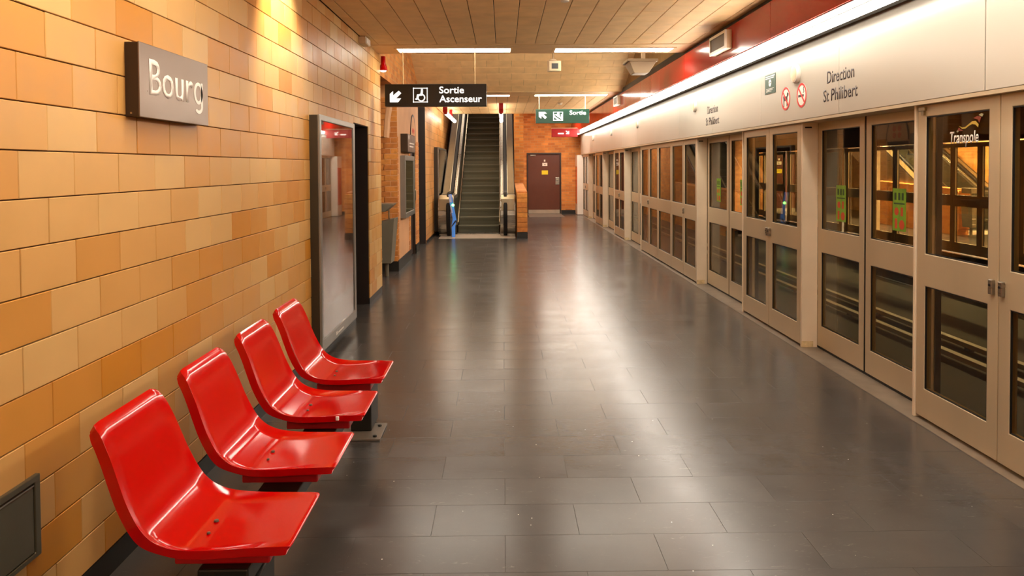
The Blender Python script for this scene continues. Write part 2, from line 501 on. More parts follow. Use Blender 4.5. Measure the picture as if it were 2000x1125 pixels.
def text(name, body, face, at, cap, width, m, parent, bold=0.0, shear=0.0, depth=.002, mid=False):
    cu = bpy.data.curves.new(name, 'FONT')
    cu.body, cu.offset, cu.shear, cu.resolution_u = body, bold, shear, 3
    t = bpy.data.objects.new(name, cu)
    me = bpy.data.meshes.new_from_object(t)
    bpy.data.objects.remove(t)
    if 'H' not in _cap:
        c2 = bpy.data.curves.new('h', 'FONT'); c2.body = 'H'
        t2 = bpy.data.objects.new('h', c2); mh = bpy.data.meshes.new_from_object(t2)
        _cap['H'] = max(v.co.y for v in mh.vertices); bpy.data.objects.remove(t2)
    xs = [v.co.x for v in me.vertices]
    x0, x1 = min(xs), max(xs)
    sx, sy = width / (x1 - x0), cap / _cap['H']
    u, v = plane_basis(face); n = u.cross(v)
    at = Vector(at)
    org = ORG[parent]
    bm = bmesh.new(); bm.from_mesh(me)
    r = bmesh.ops.extrude_face_region(bm, geom=bm.faces[:])
    top = {g for g in r['geom'] if isinstance(g, bmesh.types.BMVert)}
    for w in bm.verts:
        p = at + u * ((w.co.x - (x0 + x1) / 2 if mid else w.co.x - x0) * sx) + v * (w.co.y * sy)
        w.co = p + n * (depth if w in top else 0) - org
    bmesh.ops.recalc_face_normals(bm, faces=bm.faces)
    bm.to_mesh(me); bm.free()
    me.materials.clear(); me.materials.append(m)
    o = bpy.data.objects.new(name, me); C.objects.link(o); o.parent = parent
    ORG[o] = org
    return o


def flat(name, polys, face, at, m, parent, depth=.003, sc=1.0):
    """polygons given in (u, v) metres on a wall plane, as thin raised shapes"""
    u, v = plane_basis(face); n = u.cross(v); at = Vector(at)
    b = MB()
    for P in polys:
        k, q = len(b.v), len(P)
        lo = [at + u * (x * sc) + v * (y * sc) for x, y in P]
        b.v += [tuple(p) for p in lo] + [tuple(p + n * depth) for p in lo]
        b.f += [list(range(k, k + q)), list(range(k + 2 * q - 1, k + q - 1, -1))]
        b.f += [[k + i, k + q + i, k + q + (i + 1) % q, k + (i + 1) % q] for i in range(q)]
    return b.build(name, m, parent)


def ring_polys(r0, r1, n=28, a0=0, a1=2 * math.pi, cx=0, cy=0):
    out = []
    for k in range(n):
        a, b = a0 + (a1 - a0) * k / n, a0 + (a1 - a0) * (k + 1) / n
        out.append([(cx + r * math.cos(t), cy + r * math.sin(t)) for r, t in ((r0, a), (r1, a), (r1, b), (r0, b))])
    return out


def disc(r, n=24, cx=0, cy=0): return [(cx + r * math.cos(2 * math.pi * k / n), cy + r * math.sin(2 * math.pi * k / n)) for k in range(n)]


def bar(x0, y0, x1, y1, w):
    d = Vector((x1 - x0, y1 - y0)).normalized(); p = Vector((-d.y, d.x)) * w / 2
    return [(x0 + p.x, y0 + p.y), (x0 - p.x, y0 - p.y), (x1 - p.x, y1 - p.y), (x1 + p.x, y1 + p.y)]


# ---------------------------------------------------------------- floor
XL, XR = -1.56, 2.60
ROW, COL = 0.296, 0.645
fl = struct(box('floor', M['floor_joint'], (-3.0, 2.75, -4.2, 26.5, -.25, -.0015)))


def chamfer_tile(w, h, t, c, axis):
    """a tile centred on its origin, front face at +t/2 along its axis, edges chamfered"""
    b = MB()
    lo = [(-w / 2, -h / 2), (w / 2, -h / 2), (w / 2, h / 2), (-w / 2, h / 2)]
    hi = [(-w / 2 + c, -h / 2 + c), (w / 2 - c, -h / 2 + c), (w / 2 - c, h / 2 - c), (-w / 2 + c, h / 2 - c)]
    conv = {'Z': lambda u, v, n: (u, v, n), '-Z': lambda u, v, n: (u, v, -n), 'X': lambda u, v, n: (n, u, v), '-Y': lambda u, v, n: (u, -n, v)}[axis]
    rings = [[conv(*p, -t) for p in lo], [conv(*p, -c) for p in lo], [conv(*p, 0) for p in hi]]
    for A, B in zip(rings, rings[1:]):
        for i in range(4): b.face([A[i], A[(i + 1) % 4], B[(i + 1) % 4], B[i]])
    b.face(rings[2]); b.face(rings[0][::-1])
    return b


_pm = {}


def piece(name, mk, w, h, t, c, axis, loc, parent, rot=None):
    key = (name, mk, round(w, 3), round(h, 3), t, axis)
    if key not in _pm:
        o = chamfer_tile(w, h, t, c, axis).build(name, M[mk])
        _pm[key] = o.data
    else:
        o = bpy.data.objects.new(name, _pm[key]); C.objects.link(o)
    o.parent = parent
    o.location = Vector(loc) - ORG[parent]
    if rot: o.rotation_euler = rot
    return o


def pieces_stuff(name, mk, rects, t, c, axis, parent):
    b = MB()
    for (w, h, loc) in rects:
        q = chamfer_tile(w, h, t, c, axis)
        k = len(b.v)
        b.v += [tuple(Vector(p) + Vector(loc)) for p in q.v]
        b.f += [[k + i for i in f] for f in q.f]
    if not b.v: return
    o = b.build(name, M[mk], parent); o['kind'] = 'stuff'
    return o


tiles, rest = [], []
for k in range(-24, 79):
    y0 = 2.906 + ROW * k
    off = 0.3225 if k % 2 else 0.645
    for n in range(-9, 5):
        x0 = off + COL * n
        a, b_ = max(x0, -2.9 if 9.6 < y0 < 11.4 else -2.25 if 7.6 < y0 < 8.6 or 14.2 < y0 < 15.4 else -1.66), min(x0 + COL, 2.70)
        if b_ - a < .03: continue
        tiles.append((b_ - a - .0011, ROW - .0011, ((a + b_) / 2, y0 + ROW / 2, 0)))
vis = [t for t in tiles if t[2][1] > 2.75 and t[2][0] > -1.7]
vis.sort(key=lambda t: t[2][1])
for w, h, p in vis[:300]:
    piece('floor_tile', 'floor', w, h, .0012, .0006, 'Z', p, fl, (R.gauss(0, .0005), R.gauss(0, .0004), 0))
s_ = set(id(t) for t in vis[:300])
pieces_stuff('distant_floor_tiles', 'floor', [t for t in tiles if id(t) not in s_], .0012, .0006, 'Z', fl)
struct(box('trim_1', M['thresh'], (2.545, 2.80, -4.0, 24.6, -.02, .0035)))
struct(box('trim_2', M['black'], (2.742, 2.79, -4.0, 24.6, .0035, .022)))

# ---------------------------------------------------------------- left wall
NY0, NY1, NZ = 7.85, 8.71, 2.067
wl = struct(MB().frame('X', -1.72, -1.5715, [-4.2, NY0, NY1, 9.6], [0, NZ, 3.2], {(1, 0)}).build('wall_left', M['tile_grout']))
TW, TH = .3145, .159
rects = []
for r in range(-1, 20):
    z0 = .071 + TH * r
    off = 2.427 if r % 2 == 1 else 2.427 - TW / 2
    for n in range(-21, 24):
        y0 = off + TW * n
        a, b_ = max(y0, -4.2), min(y0 + TW, 9.6)
        for (u0, u1, lo, hi) in ((a, min(b_, NY0), .1, 3.03), (max(a, NY0), min(b_, NY1), NZ, 3.03), (max(a, NY1), b_, .071, 3.03)):
            v0, v1 = max(z0, lo), min(z0 + TH, hi)
            if u1 - u0 < .02 or v1 - v0 < .012: continue
            rects.append((u1 - u0 - .003, v1 - v0 - .004, (XL, (u0 + u1) / 2, (v0 + v1) / 2)))
vis = sorted((t for t in rects if t[2][1] > 2.2), key=lambda t: t[2][1])
for w, h, p in vis[:300]:
    piece('tile', 'tile', w, h, .012, .002, 'X', (p[0] + R.uniform(-.0009, .0009), p[1], p[2]), wl, (0, R.gauss(0, .0025), R.gauss(0, .0018)))
s_ = set(id(t) for t in vis[:300])
pieces_stuff('distant_tiles', 'tile', [t for t in rects if id(t) not in s_], .012, .002, 'X', wl)
struct(box('baseboard_left', M['skirt'], (-1.72, -1.556, -4.2, NY0, 0, .098)))
struct(box('baseboard_left.001', M['skirt'], (-1.72, -1.565, NY1, 9.6, 0, .069)))
nich = MB().frame('X', -2.25, -2.2, [NY0 - .05, NY1 + .05], [0, 2.2])
for b6 in ((-2.2, -1.5745, NY1 - .004, NY1 + .04, 0, 2.1), (-2.2, -1.5745, NY0 - .04, NY0 + .004, 0, 2.1), (-2.2, -1.5745, NY0, NY1, NZ - .004, NZ + .04)): nich.box(*b6)
struct(nich.build('wall_niche', M['niche']))
struct(box('wall_behind', M['tile_far'], (-3.0, 8.5, -4.4, -4.2, -.7, 3.3)))

# ---------------------------------------------------------------- alcove and the wall beyond it
wa = struct(box('wall_alcove', M['mortar'], (-2.9, -1.66, 11.462, 11.55, 0, 4.2)))
for r in range(35):
    z0 = .15 + .0825 * r
    for n in range(3):
        x1 = -1.612 - .213 * n - (0 if r % 2 else .1065)
        x0 = max(x1 - .205, -2.15)
        if n == 0 and r % 2 == 0:
            piece('brick', 'brick', .098, .0745, .02, .003, '-Y', (-1.612 - .05, 11.447, z0 + .041), wa)
        if x1 - x0 > .04:
            piece('brick', 'brick', x1 - x0, .0745, .02, .003, '-Y', ((x0 + x1) / 2, 11.447 + R.uniform(-.002, .002), z0 + .041), wa)
struct(box('baseboard_alcove', M['skirt'], (-2.9, -1.605, 11.435, 11.5, 0, .15)))
struct(box('wall_alcove_side', M['brick_tex'], (-3.0, -2.85, 9.5, 11.6, 0, 4.2)))
# brick arch hanging over the alcove, and the brick side of the raised ceiling
arch = [(-2.85, 2.04), (-1.742, 2.04), (-1.725, 2.29), (-1.695, 2.5), (-1.66, 2.62), (-1.625, 2.70), (-1.625, 2.80), (-2.85, 2.80)]
war = struct(MB().prism(arch, 'Y', 11.0, 11.2).build('wall_arch', M['mortar']))
for r in range(7):
    for n in range(2):
        x1 = -1.742 + .0065 * r * (r > 2) - .213 * n - (0 if r % 2 else .1065) * (n > 0)
        w_ = .205 if (n or r % 2) else .098
        piece('brick', 'brick', w_, .0745, .02, .003, '-Y', (x1 - .004 - w_ / 2, 10.99, 2.045 + .0825 * r + .041), war)
ring = [(-1.742, 2.035), (-1.697, 2.035), (-1.679, 2.29), (-1.647, 2.495), (-1.618, 2.668), (-1.618, 2.72), (-1.66, 2.63), (-1.695, 2.51), (-1.725, 2.30)]
MB().prism(ring, 'Y', 10.99, 11.21).build('arch_soffit', M['plaster'], war)
struct(box('wall_vault_left', M['brick_tex'], (-1.9, -1.60, 9.62, 14.6, 2.80, 4.3)))
# plastered wall with a door and tympanum
D0, D1, DZ = 13.03, 13.78, 2.01
wp = struct(MB().frame('X', -1.80, -1.612, [11.45, D0, D1, 14.28], [0, DZ, 2.80], {(1, 0)}).build('wall_plaster', M['plaster']))
struct(box('baseboard_plaster', M['skirt'], (-1.7, -1.602, 11.45, D0, 0, .17)))
struct(box('baseboard_plaster.001', M['skirt'], (-1.7, -1.602, D1, 14.28, 0, .17)))
for (a, b_) in ((11.455, 11.53), (12.80, 13.0), (13.8, 14.27)):
    for r in range(23):
        piece('brick', 'brick', b_ - a - .006, .0745, .012, .003, 'X', (-1.604, (a + b_) / 2, .17 + .0825 * r + .041), wp)
# arched tympanum over the door
ty = thing('door_tympanum', 'pink arched panel with a dark rim and pictograms above the dark brown door', 'panel', (-1.61, 13.4, DZ))
ap = [(13.4 + .36 * math.cos(a), DZ + .02 + .47 * math.sin(a)) for a in [math.pi * k / 18 for k in range(19)]]
MB().prism(ap, 'X', -1.611, -1.600).build('panel', M['plaster'], ty)
rim = MB()
for k in range(18):
    a, b_ = math.pi * k / 18, math.pi * (k + 1) / 18
    q = [(13.4 + s * .36 * math.cos(t), DZ + .02 + s * .47 * math.sin(t)) for s, t in ((1, a), (1.07, a), (1.07, b_), (1, b_))]
    for x in (0,):
        rim.face([(-1.598, *p) for p in q]); rim.face([(-1.611, *p) for p in reversed(q)])
        rim.face([(-1.598, *q[0]), (-1.598, *q[3]), (-1.611, *q[3]), (-1.611, *q[0])]); rim.face([(-1.598, *q[1]), (-1.611, *q[1]), (-1.611, *q[2]), (-1.598, *q[2])])
rim.build('rim', M['dark_door'], ty)
for i, (yy, zz) in enumerate(((13.32, 2.24), (13.5, 2.24), (13.32, 2.12), (13.5, 2.12))):
    flat('pictogram', ring_polys(.035, .05, 16) + [bar(-.03, .03, .03, -.03, .013)], '+X', (-1.6, yy, zz), M['sign_red'], ty)
d2 = struct(MB().frame('X', -1.70, -1.66, [D0, D1], [.02, DZ]).build('door_2', M['dark_door'], None, (-1.68, D0, 0)))
MB().frame('X', -1.66, -1.62, [D0, D0 + .05, D1 - .05, D1], [0.0, DZ - .05, DZ], {(1, 0)}).build('frame', M['dark_door'], d2)
MB().tube([(-1.66, 13.66, .98), (-1.60, 13.66, .98), (-1.595, 13.66, 1.0), (-1.595, 13.66, 1.16), (-1.60, 13.66, 1.18), (-1.66, 13.66, 1.18)], .011, 8).build('handle', M['chrome'], d2, smooth=True)
box('latch_plate', M['paper'], (-1.662, -1.655, 13.22, 13.32, 1.62, 1.7), d2)
# dark opening past the door, its far jamb facing the platform
struct(box('wall_recess', M['niche'], (-2.6, -1.61, 15.5, 15.56, 0, 3.2)))
struct(box('wall_recess.001', M['niche'], (-2.6, -2.5, 14.2, 15.56, 0, 3.2)))
struct(box('wall_escalator_left', M['tile_far'], (-1.9, -1.61, 15.56, 27, 0, 6.2)))
struct(box('baseboard_escalator', M['skirt'], (-1.7, -1.598, 15.6, 17.4, 0, .06)))

# ---------------------------------------------------------------- ceiling
cl = struct(box('ceiling', M['ceil_gap'], (-1.72, 2.45, -4.2, 8.82, 3.045, 3.2)))
SW = .2285
rects = []
for n in range(-1, 17):
    x0 = -1.445 + SW * n
    a, b_ = max(x0, -1.555), min(x0 + SW, 2.33)
    if b_ - a < .02: continue
    y1, k = 8.80, 0
    while y1 > -4.1:
        ln = .457 if (k or n % 2 == 0) else .2285
        y0 = max(y1 - ln, -4.2)
        rects.append((b_ - a - .007, y1 - y0 - .0015, ((a + b_) / 2, (y0 + y1) / 2, 3.03)))
        y1, k = y0, k + 1
for w, h, p in rects:
    if p[1] > 5.3: piece('ceiling_tile', 'ceil', w, h, .012, .0015, '-Z', p, cl, (R.gauss(0, .0016), R.gauss(0, .003), 0))
pieces_stuff('near_ceiling_tiles', 'ceil', [t for t in rects if t[2][1] <= 5.3], .012, .0015, '-Z', cl)
struct(box('beam_1', M['beam'], (-1.72, 2.36, 8.835, 9.5, 3.028, 3.9)))
struct(box('beam_2', M['beam'], (-1.72, 2.36, 14.42, 15.2, 3.028, 3.9)))
# raised part between the beams with a sloping tiled face
cv = struct(MB().prism([(14.42, 3.045), (12.0, 4.072), (9.5, 4.072), (9.5, 4.2), (14.42, 4.2)], 'X', -1.66, 2.4).build('ceiling_vault', M['ceil_gap']))
sl = math.atan2(4.072 - 3.045, 2.42)
for r in range(8):
    t0 = SW * r
    for n in range(-1, 10):
        x0 = -1.66 + .457 * n + (.2285 if r % 2 else 0)
        a, b_ = max(x0, -1.655), min(x0 + .457, 2.39)
        if b_ - a < .03: continue
        tm = t0 + SW / 2
        p = ((a + b_) / 2, 14.42 - tm * math.cos(sl) - .014 * math.sin(sl), 3.045 + tm * math.sin(sl) - .014 * math.cos(sl))
        piece('ceiling_tile', 'ceil', b_ - a - .003, SW - .007, .012, .0015, '-Z', p, cv, (-sl + R.gauss(0, .003), R.gauss(0, .002), 0))
c2 = struct(box('ceiling_far', M['ceil_gap'], (-1.72, 2.45, 15.2, 20.37, 3.045, 3.2)))
for n in range(-1, 17):
    x0 = -1.50 + SW * n
    a, b_ = max(x0, -1.6), min(x0 + SW, 2.33)
    if b_ - a < .02: continue
    y0 = 15.22
    for ln in (1.72, 1.71, 1.71):
        piece('ceiling_plank', 'ceil', b_ - a - .007, ln - .003, .012, .0015, '-Z', ((a + b_) / 2, y0 + ln / 2, 3.03), c2, (0, R.gauss(0, .003), 0))
        y0 += ln
struct(box('ceiling_end', M['beam'], (.5, 3.0, 20.37, 26, 3.42, 3.5)))
struct(box('ceiling_shaft', M['beam'], (-1.9, .6, 20.37, 27.2, 6.1, 6.2)))
struct(box('wall_shaft_front', M['beam'], (-1.9, .6, 20.37, 20.45, 3.2, 6.2)))
struct(box('wall_shaft_end', M['tile_far'], (-1.9, .6, 27.0, 27.2, 0, 6.2)))

# ---------------------------------------------------------------- right side above the doors
wr = struct(box('wall_right', M['tile_grout'], (2.575, 2.72, -4.2, 24.6, 1.99, 3.2)))
ys = [3.935 + 1.717 * k for k in range(-5, 13)]
for a, b_ in zip(ys, ys[1:]):
    b_ = min(b_, 24.6)
    g = .010 if abs(a - 3.935) < .01 else .003
    box('header_panel', M['header'], (2.55, 2.572, a + g / 2, b_ - (.010 if abs(b_ - 3.935) < .01 else .003) / 2, 1.985, 2.66), wr, bevel=.003)
struct(box('trim_3', M['door'], (2.552, 2.76, -4.2, 24.6, 1.962, 1.984)))
wt = struct(box('wall_red', M['black'], (2.30, 2.575, -4.2, 24.9, 2.68, 3.09)))
for k in range(-4, 17):
    y0 = .35 + 1.5 * k
    box('red_panel', M['red_panel'], (2.275, 2.298, y0 + .002, min(y0 + 1.498, 24.85), 2.672, 2.985), wt, bevel=.002)
struct(box('wall_vault_right', M['dim_brick'], (2.33, 2.45, 9.5, 14.6, 3.0, 4.2)))
tr = thing('light_trough', 'continuous white fluorescent light trough along the top of the cream panels', 'light', (2.38, 0, 2.6))
box('housing', M['frame_grey'], (2.28, 2.44, -4.0, 24.55, 2.612, 2.668), tr, bevel=.004)
box('rail', M['black'], (2.402, 2.478, -4.0, 24.55, 2.602, 2.625), tr)
for k in range(-3, 21):
    y0 = -.35 + 1.22 * k
    if y0 + 1.2 > 24.5: break
    MB().prism([(2.302, 2.613), (2.312, 2.592), (2.388, 2.588), (2.400, 2.613)], 'Y', y0, y0 + 1.212).build('diffuser', M['lens'], tr)
    box('front_diffuser', M['front'], (2.276, 2.2795, y0, y0 + 1.212, 2.618, 2.657), tr)


# ---------------------------------------------------------------- platform screen doors
ZB, Z1, Z2, Z3, Z4, ZT = .024, .205, .845, 1.045, 1.89, 1.962


def leaf(y0, y1, x, stile, label, kind, lock=None, sticker=False):
    t = thing('platform_door', label, 'door', (x, (y0 + y1) / 2, ZB), 'platform screen doors')
    MB().frame('X', x, x + .045, [y0, y0 + stile, y1 - stile, y1], [ZB, Z1, Z2, Z3, Z4, ZT], {(1, 1), (1, 3)}).build('frame', M['door'], t, bevel=.004)
    for a, b_, n in ((Z1, Z2, 0), (Z3, Z4, 1)):
        box('glass_pane', M['glass'], (x + .016, x + .024, y0 + stile + .0005, y1 - stile - .0005, a + .0005, b_ - .0005), t)
        MB().frame('X', x + .004, x + .014, [y0 + stile + .001, y0 + stile + .006, y1 - stile - .006, y1 - stile - .001], [a + .001, a + .006, b_ - .006, b_ - .001], {(1, 1)}).build('gasket', M['black'], t)
    if lock is not None:
        l = box('lock_case', M['steel'], (x - .022, x, lock - .016, lock + .016, .905, .985), t, bevel=.005)
        MB().lathe([(.007, -.003), (.007, .001)], (x - .022, lock, .955), 'X', 10).build('keyhole', M['black'], l)
    if kind == 'slide':
        box('rubber_seal', M['black'], (x + .005, x + .04, y0 - .012, y0 - .0005, ZB, ZT), t)
    if sticker:
        ym = (y0 + y1) / 2
        s = box('safety_sticker', M['sticker'], (x + .0135, x + .0155, ym - .085, ym + .085, 1.135, 1.43), t)
        tag(s, 'lime green safety sticker with small pictograms')
        flat('print', [[(-.07, .05), (.07, .05), (.07, .06), (-.07, .06)], bar(-.05, .08, -.05, .13, .025), bar(0, .08, 0, .13, .025), bar(.045, .08, .045, .13, .025)], '-X', (x + .0135, ym, 1.27), M['sticker_dk'], s, .001)
        flat('red_print', [disc(.028, 12, -.035, -.0), bar(.035, -.03, .035, .03, .03), bar(-.04, -.12, -.04, -.05, .03), disc(.034, 12, .035, -.09)], '-X', (x + .0135, ym, 1.27), M['sticker_red'], s, .001)
    return t


XE, XS = 2.602, 2.735
L_ = []
L_.append(leaf(3.11, 3.882, XE, .087, 'hinged screen door leaf cut by the picture edge, with a steel lock case', 'hinge', lock=3.846))
L_.append(leaf(3.888, 4.66, XE, .087, 'hinged screen door leaf bearing the white operator lettering on its glass', 'hinge', lock=3.926))
L_.append(leaf(4.70, 5.60, XS, .075, 'sliding screen door leaf with lime sticker, recessed just behind the lettered leaf', 'slide', sticker=True))
L_.append(leaf(5.63, 6.46, XS, .075, 'sliding screen door leaf with lime sticker, just past the first pair gap', 'slide', sticker=True))
L_.append(leaf(6.50, 7.277, XE, .085, 'hinged screen door leaf beside the nearest wide cream post, lock at its far edge', 'hinge', lock=7.245))
L_.append(leaf(7.283, 8.05, XE, .085, 'hinged screen door leaf second from the nearest wide cream post, below the green notice', 'hinge', lock=7.315))
L_.append(leaf(8.09, 9.0, XS, .075, 'narrow looking sliding leaf behind the hinged pair below the green notice', 'slide', sticker=True))
L_.append(leaf(9.03, 9.96, XS, .075, 'sliding leaf with lime sticker touching the second cream post', 'slide', sticker=True))
L_.append(leaf(10.02, 10.745, XE, .07, 'first of the five flush leaves past the second cream post, lock on its far side', 'hinge', lock=10.72))
L_.append(leaf(10.75, 11.53, XE, .07, 'second of the five flush leaves past the second cream post', 'hinge'))
L_.append(leaf(11.535, 12.53, XE, .07, 'wide fixed middle leaf of the five flush leaves', 'hinge'))
L_.append(leaf(12.535, 13.29, XE, .07, 'fourth of the five flush leaves past the second cream post', 'hinge'))
L_.append(leaf(13.295, 14.05, XE, .07, 'fifth and last of the five flush leaves, a small lock on its near side', 'hinge', lock=13.33))
L_.append(leaf(14.09, 15.0, XS, .075, 'sliding leaf just past the five flush leaves', 'slide'))
L_.append(leaf(15.03, 15.93, XS, .075, 'sliding leaf in front of the third cream post', 'slide'))
L_.append(leaf(16.0, 16.70, XE, .075, 'hinged leaf directly past the third cream post', 'hinge', lock=16.67))
L_.append(leaf(16.705, 17.42, XE, .075, 'hinged leaf second past the third cream post', 'hinge'))
L_.append(leaf(17.46, 18.40, XS, .075, 'sliding leaf second before the fourth cream post', 'slide'))
L_.append(leaf(18.43, 19.40, XS, .075, 'sliding leaf right before the fourth cream post', 'slide'))
L_.append(leaf(19.47, 20.2, XE, .075, 'hinged leaf directly past the fourth cream post', 'hinge'))
L_.append(leaf(20.205, 20.95, XE, .075, 'hinged leaf second past the fourth cream post', 'hinge'))
L_.append(leaf(20.99, 21.82, XS, .075, 'sliding leaf second before the last cream post', 'slide'))
L_.append(leaf(21.85, 22.66, XS, .075, 'sliding leaf right before the last cream post', 'slide'))
L_.append(leaf(22.76, 23.5, XE, .075, 'hinged leaf directly past the last cream post', 'hinge', lock=23.47))
L_.append(leaf(23.505, 24.25, XE, .075, 'last hinged leaf, beside the white fire hose cabinet', 'hinge'))
posts = []
for y in (6.465, 9.985, 15.965, 19.435, 22.72):
    c = struct(box('column', M['post'], (2.598, 2.735, y - .006, y + .024, .004, 1.984), None, (2.66, y, 0), bevel=.003))
    box('stained_foot', M['rust'], (2.5965, 2.7, y - .0075, y - .0055, .006, .06), c)
    box('slot', M['black'], (2.62, 2.68, y - .0075, y - .0055, 1.915, 1.928), c)
    posts.append(c)
for y in (4.665, 8.055, 14.055, 17.425, 20.955):
    posts.append(struct(box('door_jamb', M['post'], (2.592, 2.70, y, y + .022, .004, 1.984), None, (2.6, y, 0), bevel=.003)))
box('catch', M['chrome'], (2.585, 2.602, 4.56, 4.63, 1.925, 1.95), L_[1], bevel=.003)
box('catch_tongue', M['chrome'], (2.588, 2.602, 4.575, 4.605, 1.90, 1.93), L_[1])
# white lettering and ribbon emblem on the glass of the second leaf
text('lettering', 'Transpole', '-X', (2.6165, 4.347, 1.718), .066, .262, M['letter'], L_[1], bold=.012, shear=.18, depth=.001)
sw = lambda pts: [pts]
flat('ribbon', [[(.085, .098), (.115, .088), (.145, .090), (.175, .104), (.205, .118), (.235, .119), (.262, .098), (.258, .082), (.235, .098), (.205, .103), (.175, .094), (.145, .080), (.115, .080)]], '-X', (2.6165, 4.347, 1.718), mat('yellow_ribbon', '#d8b64a', .4), L_[1], .001)
flat('red_ribbon', [[(.215, .135), (.25, .145), (.285, .138), (.268, .105), (.255, .125), (.235, .13)], [(.07, .072), (.10, .068), (.125, .07), (.10, .08), (.085, .09)]], '-X', (2.6165, 4.347, 1.718), mat('red_ribbon', '#8c3a22', .4), L_[1], .001)
flat('pale_ribbon', [[(.262, .150), (.285, .158), (.305, .152), (.292, .138)], [(.062, .068), (.072, .074), (.085, .07), (.075, .062)]], '-X', (2.6165, 4.347, 1.718), mat('pale_ribbon', '#b9b48e', .4), L_[1], .001)

# ---------------------------------------------------------------- tracks
struct(box('floor_track', M['track'], (2.76, 7.94, -8, 34, -.75, -.62)))
struct(box('wall_track_near', M['tunnel'], (2.66, 2.76, -8, 34, -.75, -.02)))
struct(box('wall_track_far', M['tunnel'], (7.94, 8.04, -8, 34, -.75, -.02)))
for i, (a, nm) in enumerate(((5.08, 'pale guide rail of the tracks nearer to the glass doors'), (5.52, 'pale guide rail of the tracks farther from the glass doors'))):
    g = thing('guide_rail', nm, 'rail', (a, 10, -.62), 'guide rails of the tracks')
    box('beam', M['rail'], (a - .045, a + .045, -7, 33, -.585, -.53), g, bevel=.006)
    for k in range(18): box('support', M['track'], (a - .03, a + .03, -6 + 2.1 * k, -5.9 + 2.1 * k, -.62, -.585), g)
struct(box('ceiling_track', M['tunnel'], (2.72, 7.98, -8, 34, 3.1, 3.2)))
struct(box('wall_track_end', M['tunnel'], (2.66, 13, 34, 34.2, -.8, 3.3)))
struct(box('wall_track_end.001', M['tunnel'], (2.66, 13, -8.2, -8, -.8, 3.3)))

# ---------------------------------------------------------------- end wall, low wall
we = struct(MB().frame('Y', 25.05, 25.3, [.5, .80, 1.95, 3.1], [0, 2.04, 3.5], {(1, 0)}).build('wall_end', M['brick_tex']))
struct(box('baseboard_end', M['skirt'], (1.955, 2.72, 25.03, 25.06, 0, .125)))
struct(box('wall_end_right', M['tunnel'], (2.72, 2.80, 24.3, 25.3, 0, 3.5)))
d1 = struct(MB().frame('Y', 25.08, 25.12, [.845, 1.905], [.105, 2.0]).build('door_1', M['brown_door'], None, (1.37, 25.1, 0)))
MB().frame('Y', 25.02, 25.11, [.80, .845, 1.905, 1.95], [0, 2.0, 2.045], {(1, 0)}).build('frame', M['dark_door'], d1)
box('kick_plate', M['landing_dull'], (.85, 1.90, 25.07, 25.115, .012, .135), d1)
box('threshold', M['thresh'], (.82, 1.93, 23.45, 25.07, .0, .006), d1)
box('closer', M['steel'], (.92, 1.10, 25.05, 25.08, 1.94, 1.985), d1)
box('lock_plate', M['steel'], (1.76, 1.89, 25.06, 25.08, .98, 1.22), d1, bevel=.004)
MB().tube([(1.80, 25.06, 1.14), (1.80, 25.02, 1.14), (1.86, 25.02, 1.14)], .012, 8).build('handle', M['chrome'], d1, smooth=True)
box('notice', M['paper'], (1.375, 1.425, 25.075, 25.08, 1.75, 1.815), d1)
n_ = box('notice', M['paper'], (1.32, 1.49, 25.075, 25.08, 1.605, 1.71), d1)
box('print', M['dark_letter'], (1.39, 1.43, 25.072, 25.075, 1.635, 1.665), n_)
box('yellow_notice', M['yellow'], (1.30, 1.51, 25.075, 25.08, 1.315, 1.455), d1)

lw = struct(MB().prism([(16.53, .14), (16.53, .93), (16.60, 1.0), (16.9, 1.03), (20.36, 1.14), (20.36, .0), (16.56, 0), (16.56, .14)], 'X', .306, .535).build('wall_low', M['brick_tex'], None, (.42, 16.5, 0)))
for r in range(8):
    piece('brick', 'brick', .226, .1005, .03, .004, '-Y', (.42, 16.512, .145 + .108 * r + .05), lw)
for k in range(14):
    y0 = 16.66 + .265 * k
    z = 1.02 + .0318 * (y0 + .13 - 16.7)
    piece('brick', 'brick', .236, .255, .04, .006, 'Z', (.42, y0 + .13, z + .016), lw, (.0317, 0, 0))
struct(box('baseboard_low', M['skirt'], (.30, .54, 16.495, 16.6, 0, .14)))
struct(box('wall_pier', M['brick_tex'], (.31, .56, 20.36, 25.3, 0, 6.2)))

